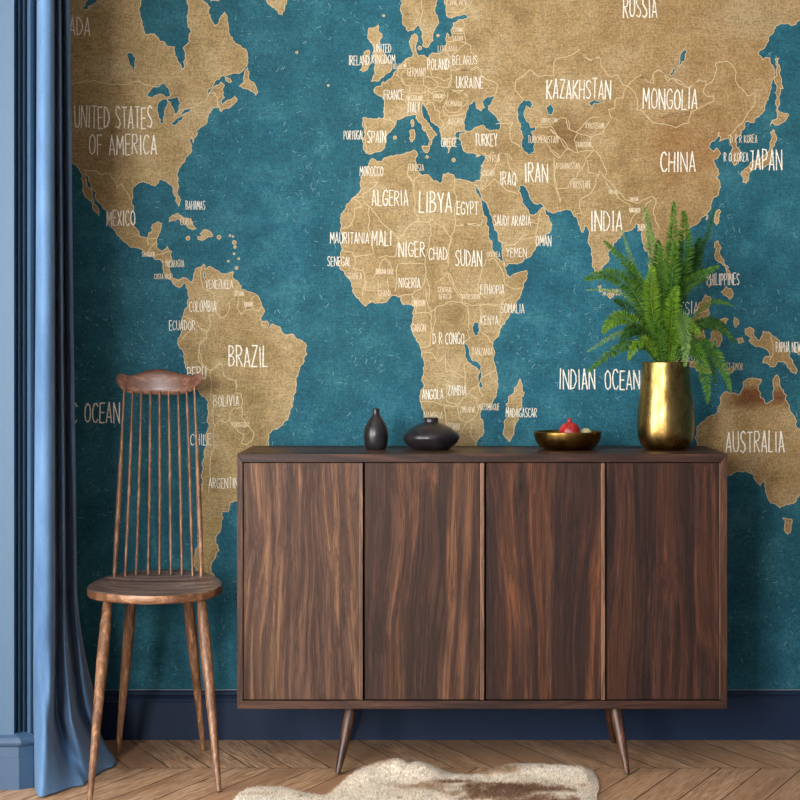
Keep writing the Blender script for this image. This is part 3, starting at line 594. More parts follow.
# plinth block: front, chamfered return, moulded cap
def plinth():
    bm = bmesh.new()
    lev = [(.0, 0), (.0755, 0), (.0765, -.0012), (.1015, -.0012), (.1035, .0005), (.106, .0035), (.112, .0055), (.118, .005), (.1235, .0015), (.128, -.004), (.132, -.010), (.1325, -.03)]
    rows = []
    for z, o in lev:
        y = 4.3235-o
        xa = PX(19, 4.3235)+o; xb = PX(33.6, 4.345)+o
        rows.append([bm.verts.new(p) for p in ((-2.394, y, z), (xa, y, z), (xb, y+.0215, z), (xb, PY+.14, z), (-2.394, PY+.14, z))])
    for A, Bq in zip(rows[:-1], rows[1:]):
        for i in range(5): bm.faces.new((A[i], A[(i+1) % 5], Bq[(i+1) % 5], Bq[i]))
    bm.faces.new(rows[0]); bm.faces.new(rows[-1][::-1])
    return bm
struct(bm_obj('baseboard_left', plinth(), pier_s))

# ---- left wall with its tall window, ceiling (outside the photo, they shape the daylight)
wl_m = simple('wall_paint', (120, 150, 180), .7)
WX = -2.4; wy0, wy1, wz0, wz1 = .4, 3.2, .20, 2.20
bm = bmesh.new()
for y0, y1, z0, z1 in ((-1.3, wy0, 0, 2.7), (wy1, PY, 0, 2.7), (wy0, wy1, 0, wz0), (wy0, wy1, wz1, 2.7)):
    box_bm(WX-.15, WX, y0, y1, z0, z1, bm=bm)
struct(bm_obj('wall_left', bm, wl_m))
FX0, FX1, FZ0, FZ1 = -2.38, -1.25, .6, 2.5
wt = simple('window_paint', (225, 228, 230), .5)
bm = bmesh.new()
for y0, y1, z0, z1 in ((wy0, wy0+.06, wz0, wz1), (wy1-.06, wy1, wz0, wz1), (wy0, wy1, wz0, wz0+.06), (wy0, wy1, wz1-.06, wz1), (wy0, wy1, 1.50, 1.56), ((wy0+wy1)/2-.03, (wy0+wy1)/2+.03, wz0, wz1)):
    box_bm(WX-.09, WX-.04, y0, y1, z0, z1, bm=bm)
struct(bm_obj('window_1', bm, wt))
bm = bmesh.new()  # unseen front wall, added to carry the fill-light opening
for x0, x1, z0, z1 in ((-2.55, FX0, 0, 2.7), (FX1, 2.45, 0, 2.7), (FX0, FX1, 0, FZ0), (FX0, FX1, FZ1, 2.7)):
    box_bm(x0, x1, -1.4, -1.3, z0, z1, bm=bm)
struct(bm_obj('wall_front_added', bm, wl_m))
bm = bmesh.new()  # made-up window frame around the added frontal fill
for x0, x1, z0, z1 in ((FX0, FX0+.06, FZ0, FZ1), (FX1-.06, FX1, FZ0, FZ1), (FX0, FX1, FZ0, FZ0+.06), (FX0, FX1, FZ1-.06, FZ1), ((FX0+FX1)/2-.03, (FX0+FX1)/2+.03, FZ0, FZ1)):
    box_bm(x0, x1, -1.37, -1.33, z0, z1, bm=bm)
struct(bm_obj('fill_window', bm, wt))
struct(bm_obj('wall_right_light_block', box_bm(2.45, 2.55, -1.4, WB+.1, 0, 2.7), simple('light_block_navy', (50, 66, 86), .7)))  # unseen dark wall, added to keep ambient light off the right side
struct(bm_obj('ceiling', box_bm(-2.6, 2.6, -1.4, WB+.1, 2.72, 2.8), simple('ceiling_paint', (215, 215, 212), .8)))

# ============================================================ CURTAIN
def make_curtain():
    top = [(37,4.43),(38,4.36),(41,4.335),(46,4.33),(51,4.335),(53,4.36),(53.6,4.47),(56,4.50),(57.6,4.45),(58.6,4.42),(59.4,4.45),(60,4.60),(62,4.63),(63.3,4.56),(65,4.53),(67.3,4.56),(68.4,4.66),(68.6,4.78)]
    mid = [(33.5,4.43),(34.4,4.35),(38,4.325),(44,4.315),(51,4.325),(54,4.36),(55,4.47),(59,4.51),(62,4.46),(63.5,4.43),(64.5,4.46),(65.5,4.60),(70,4.63),(73,4.57),(74.8,4.54),(75.8,4.57),(76.4,4.66),(76.6,4.78)]
    low = [(33.5,4.44),(34.2,4.35),(38,4.31),(44,4.298),(49,4.31),(52,4.35),(53.5,4.46),(57,4.475),(62,4.435),(67,4.395),(71,4.385),(73.5,4.42),(77,4.545),(82,4.545),(87,4.515),(92,4.53),(95,4.62),(93,4.78)]
    hem = [(34,4.44),(34.5,4.36),(36.5,4.30),(40.5,4.256),(52,4.278),(64,4.30),(75,4.33),(84,4.36),(87,4.40),(92,4.43),(99,4.47),(106,4.51),(113,4.545),(117,4.60),(116.5,4.64),(112,4.69),(104,4.74),(96,4.78)]
    N, M = 190, 110
    LW = spline(low, 190)
    T, D, H = spline(top, N), spline(mid, N), spline(hem, N)
    ZT, ZM = 2.62, .44
    vs, fs = [], []
    for j in range(M):
        t = j/(M-1)
        z = ZT+(ZM-ZT)*(t/.3) if t < .3 else ZM*(1-(t-.3)/.7)
        z = max(z, .003)
        for i in range(N):
            a, b, c = T[i], D[i], H[i]
            if z >= ZM:
                f = (ZT-z)/(ZT-ZM); f = max(0, min(1, f)); px = a.x+(b.x-a.x)*f**1.6; Y = a.y+(b.y-a.y)*f
            else:
                s = 1-z/ZM; zl = .155; l_ = LW[i]
                if z > zl:
                    f = (ZM-z)/(ZM-zl); f1 = f**1.7; px = b.x+(l_.x-b.x)*f1; Y = b.y+(l_.y-b.y)*f**1.2
                else:
                    f = 1-z/zl; f1 = .55*f+.45*f*f; px = l_.x+(c.x-l_.x)*f1; Y = l_.y+(c.y-l_.y)*f**1.5
                # soft slumps just above the hem
                e = math.sin(math.pi*s)**2
                Y += .005*e*math.sin(i*.17+s*7)+.005*e*math.sin(i*.31-s*9)*s
                Y += .014*max(0, s-.72)/.28*math.sin(i*.11+1.0)
            px += .25*mnoise.noise(Vector((i*.06, z*1.6, 1)))
            # keep every level of a fold at its own place in the room
            vs.append((PX(px, Y), Y+.006*mnoise.noise(Vector((i*.05, z*2.2, 5))), z))
    for j in range(M-1):
        for i in range(N-1):
            a = j*N+i; fs.append((a, a+N, a+N+1, a+1))
    s = NT('curtain_cloth'); co = s.coord()
    n1 = s.noise(s.coord((9, 9, 3)), 1, 4, .6); n2 = s.noise(s.coord((500, 500, 500)), 1, 2)
    c = s.ramp(n1, [(.3, (70, 102, 140)), (.7, (104, 142, 182))])
    c = s.mix(.3, c, s.ramp(n2, [(.3, (170, 170, 170)), (.6, B1)]), 'MULTIPLY')
    s.col(c); s.set(Roughness=.85, Sheen_Weight=.12, Sheen_Roughness=.4, Specular_IOR_Level=.2); s.bump(n1, .25, .01)
    o = mesh_obj('curtain', vs, fs, s.m, smooth=True)
    m = o.modifiers.new('thick', 'SOLIDIFY'); m.thickness = .0025; m.offset = 0
    tag(o, 'blue floor-length curtain gathered in folds beside the pale blue pier, hem on the floor', 'curtain')
make_curtain()

# ============================================================ SIDEBOARD
def make_cabinet():
    YF, YB = 4.483, 4.862
    XL, XR = PX(237, YF), PX(727.2, YF); ZT = EYE-(454.0-VY)*YF/F; ZB = EYE-(709-VY)*YF/F
    root = thing('sideboard', 'dark walnut four-door sideboard on slanted tapered legs against the map mural', 'sideboard', ((XL+XR)/2, (YF+YB)/2, 0))
    off = Vector(root.location)
    fw = wood('walnut_frame', (56, 36, 30), (84, 55, 42), (112, 76, 56), 'x', (3, 1, 2), .42, spec=.28)
    fs_ = wood('walnut_side', (56, 36, 30), (86, 58, 45), (114, 80, 60), 'z', (7, 4, 2), .42, spec=.28)
    t = 5.8*YF/F; tt = 8.2*YF/F; tb = 8.2*YF/F
    def sh(bm): bmesh.ops.translate(bm, verts=bm.verts, vec=-off); return bm
    # mitred frame boards
    def mit(poly, name, m): return bm_obj(name, sh(prism_bm(poly, 'y', YF, YB, .0008)), m, root)
    mit([(XL, ZT), (XR, ZT), (XR-t, ZT-tt), (XL+t, ZT-tt)], 'top_panel', fw)
    mit([(XL, ZB), (XR, ZB), (XR-t, ZB+tb), (XL+t, ZB+tb)], 'bottom_panel', fw)
    mit([(XL, ZT-.0004), (XL+t-.0003, ZT-tt-.0002), (XL+t-.0003, ZB+tb+.0002), (XL, ZB+.0004)], 'side_panel', fs_)
    mit([(XR, ZT-.0004), (XR-t+.0003, ZT-tt-.0002), (XR-t+.0003, ZB+tb+.0002), (XR, ZB+.0004)], 'side_panel', fs_)
    bm_obj('back_panel', sh(box_bm(XL+t, XR-t, YB-.008, YB-.001, ZB+tb, ZT-tt)), fs_, root)
    sets = [((80, 57, 47), (107, 77, 60), (132, 97, 70), (0, 0, 0), 8), ((60, 41, 34), (87, 59, 45), (114, 78, 54), (5.3, 2, 1.7), 9),  # wood tones with light falloff to the right painted in, door by door
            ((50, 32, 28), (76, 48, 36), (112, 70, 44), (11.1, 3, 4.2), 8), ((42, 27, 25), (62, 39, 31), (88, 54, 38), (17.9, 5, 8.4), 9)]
    lipm = wood('walnut_edge', (104, 72, 54), (136, 98, 74), (158, 118, 90), 'z', (1, 9, 3), .33)
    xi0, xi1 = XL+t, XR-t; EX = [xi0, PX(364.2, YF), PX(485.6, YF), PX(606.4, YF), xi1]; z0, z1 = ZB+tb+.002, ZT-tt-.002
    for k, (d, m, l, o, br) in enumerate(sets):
        wm = wood('walnut_door_grain_falloff', d, m, l, 'z', o, .46, broad=br, spec=.22)
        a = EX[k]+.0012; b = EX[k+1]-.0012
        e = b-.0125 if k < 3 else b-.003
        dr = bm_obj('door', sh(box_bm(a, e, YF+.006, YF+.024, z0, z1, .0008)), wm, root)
        lp = box_bm(e+.0004, b-.0022 if k < 3 else b, YF-.002 if k < 3 else YF+.004, YF+.022, z0, z1, .001)
        lo = bm_obj('door_edge_pull', sh(lp), lipm, dr)
    # legs
    lm = wood('walnut_leg', (60, 38, 29), (92, 60, 44), (120, 82, 58), 'z', (2, 2, 6), .4)
    z1 = ZB+.0005
    cx = (XL+XR)/2
    for sx, xt, xf in ((-1, PX(352, 4.53), PX(337.6, 4.472)), (1, PX(615, 4.53), PX(627.5, 4.472))):
        for yt, yf in ((4.53, 4.474), (4.79, 4.83)):
            n = 12; pts, rs_ = [], []
            for i in range(n):
                f = i/(n-1)
                p = Vector((xt, yt, z1)).lerp(Vector((xf, yf, .003)), f)
                pts.append(p); rs_.append(.0138*(1-f)**.8*.62+.0060+.0012*math.sin(math.pi*f))
            bm_obj('leg', sh(tube_bm(pts, rs_, 20)), lm, root, smooth=True, auto=.9)
    return ZT
ZTOP = make_cabinet()

# ============================================================ CHAIR
def make_chair():
    root = thing('spindle_back_chair', 'tall spindle-back wooden chair with round-cornered seat, left of the sideboard', 'chair', (-.69, 4.55, 0))
    off = Vector(root.location)
    def sh(bm): bmesh.ops.translate(bm, verts=bm.verts, vec=-off); return bm
    wl = wood('chair_leg_wood', (128, 88, 60), (158, 114, 82), (178, 134, 98), 'z', (1, 1, 1), .40, 1.0, broad=16)
    wsp = wood('chair_spindle_wood', (142, 100, 70), (172, 126, 92), (188, 144, 108), 'z', (4, 1, 1), .40, 1.0, broad=16)
    ws = wood('chair_seat_wood', (92, 70, 62), (146, 122, 112), (196, 172, 160), 'x', (2, 3, 1), .36, 1.8, .5)
    wc = wood('chair_crest_wood', (124, 82, 64), (160, 112, 90), (186, 138, 114), 'x', (9, 3, 1), .36, 1.2, .7)
    outline = [(-.857,4.53),(-.846,4.465),(-.80,4.418),(-.745,4.386),(-.688,4.370),(-.635,4.380),(-.588,4.408),(-.548,4.452),(-.526,4.515),(-.533,4.58),(-.565,4.655),(-.62,4.71),(-.70,4.732),(-.77,4.712),(-.815,4.665),(-.845,4.60)]
    m = len(outline); cl = outline[-1:]+outline+outline[:2]
    pts = []
    for i in range(m):
        q = [Vector(c) for c in cl[i:i+4]]
        for k in range(5):
            f = k/5
            pts.append(.5*((2*q[1])+(q[2]-q[0])*f+(2*q[0]-5*q[1]+4*q[2]-q[3])*f*f+(3*q[1]-q[0]-3*q[2]+q[3])*f**3))
    cen = Vector((-.70, 4.56)); pts = [p+Vector((-.010, 0)) for p in pts]
    zb, zt = .4325, .4550
    rings = [(.90, zb), (.972, zb+.001), (.990, zb+.003), (1.0, zb+.007), (1.0, zt-.005), (.994, zt-.001), (.980, zt), (.8, zt-.003), (.55, zt-.008), (.25, zt-.010)]
    def lift(p): return .020*max(0, min(1, (p.y-4.44)/.28))
    bm = bmesh.new(); R = []
    for s, z in rings:
        ring = []
        for p in pts:
            q = cen+(p-cen)*s; ring.append(bm.verts.new((q.x, q.y, z+lift(q))))
        R.append(ring)
    n = len(pts)
    for A, Bq in zip(R[:-1], R[1:]):
        for i in range(n): bm.faces.new((A[i], A[(i+1) % n], Bq[(i+1) % n], Bq[i]))
    bm.faces.new(R[0]); c = bm.verts.new((cen.x, cen.y, zt-.010+lift(cen)))
    for i in range(n): bm.faces.new((R[-1][i], R[-1][(i+1) % n], c))
    so = bm_obj('seat', sh(bm), ws, root, smooth=True, auto=.9)
    so.data.materials.append(wood('chair_seat_rim', (134, 92, 62), (162, 116, 84), (184, 138, 104), 'x', (5, 3, 1), .4, 1.0))
    for pl in so.data.polygons:
        if pl.normal.z < .55: pl.material_index = 1
    # legs: (top px,Y) (foot)
    for tx, ty, foot in ((108, 4.46, (89.5, 4.19)), (201, 4.475, (219, 4.296)), (133, 4.63, (118, 4.70)), (186.5, 4.64, (203.5, 4.745))):
        a = Vector((PX(tx, ty), ty, zb+.004+lift(Vector((0, ty))))); b = Vector((PX(foot[0], foot[1]), foot[1], .003))
        P_, r_ = [], []
        for i in range(16):
            f = i/15; P_.append(a.lerp(b, f))
            r_.append((.0108+.0034*math.sin(math.pi*f/.62)) if f < .31 else .0142+(.0066-.0142)*(f-.31)/.69)
        bm_obj('leg', sh(tube_bm(P_, r_, 18)), wl, root, smooth=True, auto=.9)
    # crest rail
    top = [(116.4,376.5),(118.5,373.8),(124,374.2),(130,375.6),(138,373.6),(147,370.6),(156,369.2),(164,369.6),(173,371.8),(182,374.2),(190,375.2),(196,374.0),(200.5,373.4),(203,376.5)]
    bot = [(117,381),(119.5,386),(124,390.5),(130,392.8),(138,393.8),(147,394.3),(156,394.6),(164,394.7),(173,394.5),(182,394.0),(189,392.6),(194.5,389.5),(199.5,385),(202.4,380)]
    N = 60; TP, BT = spline(top, N), spline(bot, N)
    bm = bmesh.new(); rows = []
    for i in range(N):
        u = i/(N-1)*2-1
        Yc = 4.800-.055*u*u
        row = []
        K = 10
        for side in (0, 1):
            for j in range(K+1):
                v = j/K
                if side: v = 1-v
                if side and j in (0, K): continue
                q = TP[i].lerp(BT[i], v)
                lean = -.012*v
                th = .0085*math.sqrt(max(0, 1-(2*v-1)**4))*math.sqrt(max(.02, 1-abs(u)**9))
                Y = Yc+lean+(th if side else -th)
                row.append(bm.verts.new(P(q.x, q.y, Yc)+Vector((0, Y-Yc, 0))))
        rows.append(row)
    L = len(rows[0])
    for A, Bq in zip(rows[:-1], rows[1:]):
        for i in range(L): bm.faces.new((A[i], Bq[i], Bq[(i+1) % L], A[(i+1) % L]))
    bm.faces.new(rows[0]); bm.faces.new(rows[-1][::-1])
    bm_obj('crest_rail', sh(bm), wc, root, smooth=True, auto=1.0)
    bx = [114.2,125,136,148,159.5,170.8,182,192.6,201.5]; tx = [124.2,132.6,141.3,150.3,159.4,168.6,178,186.6,194.2]
    for i in range(9):
        u = i/4-1
        yb = 4.672-.03*u*u; z_b = .4555-.004+lift(Vector((0, yb)))
        yt = 4.79-.055*(u*.8)**2-.010
        a = Vector((PX(bx[i], yb), yb, z_b)); zt_ = EYE-((387.0 if i in (0, 8) else 391.0)-VY)*yt/F; b = Vector((PX(tx[i], yt), yt, zt_))
        out = i in (0, 8)
        P_, r_ = [], []
        for k in range(14):
            f = k/13
            P_.append(a.lerp(b, f)+Vector((0, .008*math.sin(math.pi*f), 0)))
            r_.append((.0044+.0030*math.sin(math.pi*min(1, (f+.12)/1.0))**1.5-.0018*f) if out else (.0030+.0014*math.sin(math.pi*min(1, f*.9+.05))-.0006*f))
        bm_obj('back_post' if out else 'spindle', sh(tube_bm(P_, r_, 12)), wsp, root, smooth=True, auto=1.0)
make_chair()
# ============================================================ THINGS ON THE SIDEBOARD
YV = 4.68; SV = F/YV
ZT2 = ZTOP+.0006
def vpos(px, Y=YV): return (PX(px, Y), Y, ZT2)
def prof_px(pts, k=SV): return [(r/k, z/k) for r, z in pts]     # (radius, height) in pixels of the photo
def dense(prof, n):
    q = spline([(r, z) for r, z in prof], n); return [(max(0, p.x), p.y) for p in q]

blk = NT('black_ceramic'); n1 = blk.noise(blk.coord(), 45, 4)
blk.col(blk.ramp(n1, [(.35, (26, 24, 28)), (.65, (44, 40, 44))])); blk.set(Roughness=.3, Specular_IOR_Level=.5); blk.bump(n1, .08, .002)
o_ = dense([(8.8, .0), (9.6, .6), (11.4, 5), (12.3, 11), (12.4, 16), (11.2, 22), (8.4, 28), (5.4, 32), (3.9, 34.5), (3.3, 37), (3.3, 39.6), (3.5, 40.8)], 44)
ves = lathe_bm(prof_px([(0, 0)]+o_+[(3.0, 41.0), (2.4, 40.6), (2.3, 36), (3.2, 33), (7, 26), (9, 14), (6, 4), (0, 3)]), 56)
o = bm_obj('bottle_vase', ves, blk.m, smooth=True, auto=1.0); o.location = vpos(376.0)
tag(o, 'small black ceramic bottle vase with a narrow neck, on the sideboard', 'vase')
o_ = dense([(17, 0), (18.2, .5), (24.5, 5), (28.0, 10), (28.4, 13.2), (26.5, 16.6), (20, 21.5), (12.5, 25.2), (8.0, 27.0), (7.3, 28.2), (7.3, 30.4), (7.7, 31.4)], 48)
ves = lathe_bm(prof_px([(0, 0)]+o_+[(7.0, 31.7), (6.2, 31.2), (6.0, 27), (9, 24), (18, 19), (24, 13), (18, 4), (0, 3)]), 72)
o = bm_obj('squat_vase', ves, blk.m, smooth=True, auto=1.0); o.location = vpos(431.0)
tag(o, 'wide squat black ceramic vase with a short neck, on the sideboard', 'vase')

def brass(name, c0, c1, rough, sc=30):
    s = NT(name); a = s.noise(s.coord((1, 1, .6)), sc, 5, .6); b = s.noise(s.coord((1, 1, .25)), sc*3.5, 3, .6)
    s.col(s.ramp(a, [(.3, c0), (.62, c1)])); s.set(Metallic=1.0)
    s.l(s.math('ADD', rough, s.math('MULTIPLY', b, .18)), s.b.inputs['Roughness'])
    s.bump(s.math('ADD', a, s.math('MULTIPLY', b, .5)), .22, .004)
    return s.m
br = brass('hammered_brass', (120, 94, 46), (178, 148, 88), .20)
dk = brass('aged_bronze', (92, 72, 36), (150, 120, 62), .22)
o_ = dense([(18.5, 0), (20.0, .5), (24.5, 5), (27.6, 13), (28.6, 24), (28.2, 36), (26.6, 52), (25.0, 66), (24.0, 78), (23.7, 86), (23.8, 87)], 54)
inn = [(23.3, 87.5), (22.7, 87.0), (22.6, 78), (24.5, 55), (26.6, 30), (25, 12), (19, 3.5), (0, 3)]
o = bm_obj('brass_vase', lathe_bm(prof_px([(0, 0)]+o_+inn), 96), br, smooth=True, auto=1.0); o.location = vpos(665.6)
tag(o, 'tall hammered brass vase holding a green fern, at the right end of the sideboard', 'vase')
# bowl
o_ = dense([(21, 0), (23.5, .4), (29.0, 4.0), (32.4, 9.5), (33.7, 14.5), (34.0, 17.6)], 30)
inn = [(33.4, 18.1), (32.8, 17.6), (32.2, 14.6), (30.0, 10.2), (26.0, 8.0), (21, 7.2), (0, 7.0)]
o = bm_obj('brass_bowl', lathe_bm(prof_px([(0, 0)]+o_+inn), 96), dk, smooth=True, auto=1.0); o.location = vpos(567.6)
tag(o, 'shallow aged brass bowl with a red fruit in it, on the sideboard', 'bowl')
BZ = ZT2+7.0/SV
def fruit():
    X, Y = PX(569.8, YV-.002), YV-.002; r = .0262
    root = thing('pomegranate', 'small red ribbed fruit with a pointed crown, in the brass bowl', 'fruit', (X, Y, BZ+.0008))
    s = NT('red_rind'); n = s.noise(s.coord(), 70, 4); n2 = s.noise(s.coord(), 22, 3)
    s.col(s.mix(s.ramp(n2, [(.5, B0), (.72, (.7, .7, .7, 1))]), s.ramp(n, [(.3, (110, 16, 22)), (.6, (186, 40, 38))]), (224, 120, 96))); s.set(Roughness=.35); s.bump(n, .3, .003)
    pf = [(0, 0), (.010, .0006), (.018, .005), (.0245, .014), (.0262, .024), (.0245, .035), (.018, .0445), (.010, .0495), (.006, .0515)]
    pr_ = dense(pf, 30)
    bm = lathe_bm(pr_+[(0, .0516)], 48, lambda a, z: 1+.035*math.cos(6*a+.4)+.02*math.sin(5*a+z*90))
    bm_obj('rind', bm, s.m, root, smooth=True)
    cm = simple('crown_red', (150, 34, 30), .5)
    bm = bmesh.new()
    for k in range(6):
        a = k*math.pi/3+.3; c, s_ = math.cos(a), math.sin(a); p = Vector((-s_, c, 0))
        q0 = Vector((c*.0055, s_*.0055, .0495)); q1 = Vector((c*.0042, s_*.0042, .056)); q2 = Vector((c*.0062, s_*.0062, .0625))
        v = [bm.verts.new(x) for x in (q0-p*.0034, q0+p*.0034, q1+p*.0028, q2, q1-p*.0028)]
        w = [bm.verts.new(x.co-Vector((c*.0012, s_*.0012, 0))) for x in v]
        bm.faces.new(v); bm.faces.new(w[::-1])
        for i in range(5): bm.faces.new((v[i], w[i], w[(i+1) % 5], v[(i+1) % 5]))
    bm_obj('crown', bm, cm, root)
    g = NT('pale_rind'); g.col(g.ramp(g.noise(g.coord(), 60, 3), [(.3, (188, 190, 140)), (.7, (222, 220, 180))])); g.set(Roughness=.45)
    pr_ = dense([(0, 0), (.008, .001), (.0145, .007), (.016, .016), (.0145, .026), (.008, .0325), (.003, .034)], 22)
    o = bm_obj('pale_fruit', lathe_bm(pr_+[(0, .0336)], 36), g.m, smooth=True); o.location = (PX(586, YV+.03), YV+.034, BZ+.0008)
    tag(o, 'pale green fruit mostly hidden behind the red one in the brass bowl', 'fruit')
fruit()

# ============================================================ FERN
def leafmat(name, c0, c1, tr):
    s = NT(name); at = s.n('ShaderNodeAttribute', _attribute_name='leafv')
    s.col(s.ramp(at.outputs['Fac'], [(0, c0), (1, c1)])); s.set(Roughness=.55, Specular_IOR_Level=.25)
    t = s.n('ShaderNodeBsdfTranslucent'); s.l(s.ramp(at.outputs['Fac'], [(0, c0), (1, c1)]), t.inputs['Color'])
    mx = s.n('ShaderNodeMixShader', Fac=tr); out = s.t.nodes['Material Output']
    s.l(s.b.outputs[0], mx.inputs[1]); s.l(t.outputs[0], mx.inputs[2]); s.l(mx.outputs[0], out.inputs[0])
    return s.m
def make_fern():
    X0 = PX(665.6, YV); zr = ZT2+87/SV
    root = thing('potted_fern', 'bushy bright green fern with long feathery fronds, growing in the brass vase', 'plant', (X0, YV, zr-.03))
    off = Vector(root.location)
    mats = [leafmat('fern_mid', (44, 92, 28), (112, 158, 60), .4), leafmat('fern_dark', (26, 62, 24), (70, 114, 44), .35), leafmat('fern_pale', (88, 134, 70), (156, 188, 112), .45), leafmat('fern_lime', (78, 126, 26), (146, 184, 62), .45)]
    # each frond: path in photo pixels with a depth offset from the vase axis, width (px), material, density
    FR = [
     ([(668,372,0),(669,330,-.01),(671,275,-.02),(673,235,-.02),(674,202,-.015)], 8.5, 0, 1),
     ([(671,372,0),(676,320,.01),(682,270,.01),(685,240,.01),(684,211,.02)], 10.5, 0, 1),
     ([(664,372,.01),(662,330,.03),(657,280,.05),(651,240,.06),(645,207,.07)], 7, 2, 1),
     ([(662,372,-.01),(658,325,-.03),(645,290,-.05),(625,262,-.06),(604,241,-.05)], 6.5, 0, 1),
     ([(660,372,-.01),(650,325,-.04),(632,290,-.07),(610,274,-.09),(585,279,-.09)], 9, 0, 1),
     ([(658,372,-.01),(645,335,-.06),(627,318,-.09),(612,320,-.10),(603,333,-.10)], 8, 3, 1),
     ([(660,372,-.02),(648,348,-.06),(628,345,-.10),(606,356,-.12),(588,372,-.12)], 5.5, 0, 1),
     ([(661,372,.01),(648,338,.03),(625,332,.05),(606,340,.07),(587,352,.08)], 3.5, 2, .6),
     ([(662,372,.02),(650,310,.05),(638,275,.08),(628,250,.09),(622,230,.09)], 3.0, 2, .5),
     ([(660,372,.0),(645,320,.03),(625,295,.06),(605,290,.07),(586,290,.07)], 2.8, 2, .45),
     ([(669,372,.02),(673,315,.05),(692,268,.08),(708,235,.09),(714,208,.10)], 4.0, 1, .7),
     ([(669,372,.02),(673,315,.05),(686,275,.07),(696,255,.08),(700,238,.08)], 9.5, 1, 1.1),
     ([(669,372,.01),(670,325,.01),(680,290,.01),(698,276,.0),(719,266,.0)], 7.5, 0, 1),
     ([(671,372,-.02),(680,337,-.06),(701,323,-.09),(720,328,-.11),(736,342,-.12)], 6, 1, 1),
     ([(672,372,.01),(690,325,.04),(708,304,.06),(722,302,.07),(733,306,.08)], 3, 0, .6),
     ([(672,372,-.02),(683,345,-.06),(697,350,-.09),(705,375,-.10),(708,403,-.10)], 8, 0, 1),
     ([(673,372,-.01),(690,344,-.04),(709,346,-.06),(722,366,-.07),(731,391,-.07)], 7, 0, 1),
     ([(672,372,-.02),(680,330,-.07),(684,318,-.09),(686,338,-.10),(685,366,-.10)], 8, 2, 1),
     ([(665,372,-.01),(664,335,-.03),(664,300,-.04),(662,270,-.04),(660,244,-.03)], 9, 0, 1),
     ([(667,372,-.02),(668,330,-.05),(671,290,-.06),(674,262,-.05),(676,240,-.04)], 9, 0, 1),
     ([(662,372,-.01),(657,335,-.05),(652,308,-.07),(651,286,-.07),(653,266,-.06)], 10, 3, 1.1),
     ([(668,372,-.02),(670,340,-.06),(672,318,-.08),(673,300,-.09),(678,286,-.08)], 9, 3, 1),
     ([(668,372,-.01),(669,330,-.04),(677,300,-.05),(690,284,-.05),(707,279,-.04)], 7, 1, 1),
     ([(660,372,.02),(650,330,.04),(640,300,.05),(634,280,.05),(630,262,.05)], 8, 1, 1),
     ([(661,372,-.02),(650,345,-.07),(638,330,-.09),(628,332,-.10),(620,345,-.10)], 8, 1, 1),
     ([(663,372,-.02),(655,350,-.07),(644,340,-.10),(634,348,-.11),(628,360,-.11)], 6, 3, .9),
     ([(666,372,.02),(668,320,.04),(664,285,.05),(660,262,.05),(658,240,.05)], 9, 1, 1),
     ([(669,372,-.02),(673,345,-.06),(679,330,-.08),(690,325,-.09),(700,335,-.10)], 8, 3, 1),
     ([(664,372,-.02),(661,350,-.07),(659,335,-.09),(656,325,-.09),(650,318,-.09)], 9, 0, 1),
     ([(671,372,.0),(682,340,.0),(700,325,.0),(716,322,.0),(728,330,.0)], 7, 1, 1),
     ([(668,372,.03),(670,325,.06),(678,292,.08),(690,278,.09),(704,268,.1)], 7, 1, 1),
     ([(663,372,.0),(655,345,-.01),(640,322,-.02),(625,305,-.03),(614,300,-.03)], 7, 1, 1),
     ([(673,372,-.01),(686,352,-.03),(700,352,-.05),(712,366,-.06),(716,384,-.06)], 5, 1, .9),
    ]
    rg = random.Random(21)
    def px2w(p):
        Y = YV+p[2]*.55; return P(p[0], p[1], Y)
    for path, wpx, mi_, dens in FR:
        n = 90; pts = spline([px2w(p) for p in path], n)
        # the stem starts inside the vase neck
        start = Vector((X0+(pts[0].x-X0)*.45, YV+rg.uniform(-.02, .02), zr-.028))
        pts[0] = start
        L = sum((pts[i+1]-pts[i]).length for i in range(n-1)); wdt = wpx/SV
        vs, fs, va = [], [], []
        N = int(L/.0016*dens)
        wind = rg.uniform(0, 6.28)
        for i in range(N):
            f = (i+rg.random())/N
            if f < .10: continue
            k = f*(n-1); a = min(int(k), n-2); p = pts[a].lerp(pts[a+1], k-a); t = (pts[a+1]-pts[a]).normalized()
            if t.length < .5: continue
            if p.z < zr+.004 and (p.x-X0)**2+(p.y-YV)**2 < (24/SV)**2: continue
            env = min(1, ((f-.06)/.22)**.7)*min(1, ((1.03-f)/.40))**.75
            side = t.cross(Vector((0, 1, 0)));
            if side.length < .1: side = Vector((1, 0, 0))
            side.normalize(); dep = t.cross(side)
            for rep in range(3):
                if rg.random() < .72: ang = (0 if rg.random() < .5 else math.pi)+rg.gauss(0, .45)
                else: ang = rg.uniform(0, 6.28)
                d = side*math.cos(ang)+dep*math.sin(ang)
                l = wdt*env*rg.uniform(.8, 1.22)
                fw = rg.uniform(.35, .65)
                tip = p+d*l+t*l*fw+Vector((0, 0, -l*.12))
                w = .0013*rg.uniform(.7, 1.2)*(1 if wpx > 4 else .8)
                wn = (tip-p).cross(Vector((rg.uniform(-.5, .5), 1, rg.uniform(-.5, .5))))
                if wn.length < 1e-9: continue
                wn.normalize(); m1 = p.lerp(tip, .45)+dep*l*.04
                b = len(vs); vs += [p, m1+wn*w, tip, m1-wn*w]; fs.append((b, b+1, b+2, b+3))
                v = rg.random()*.7+.3*f; va += [v*.8, v, min(1, v*1.15), v]
        # rachis
        r0 = .0014
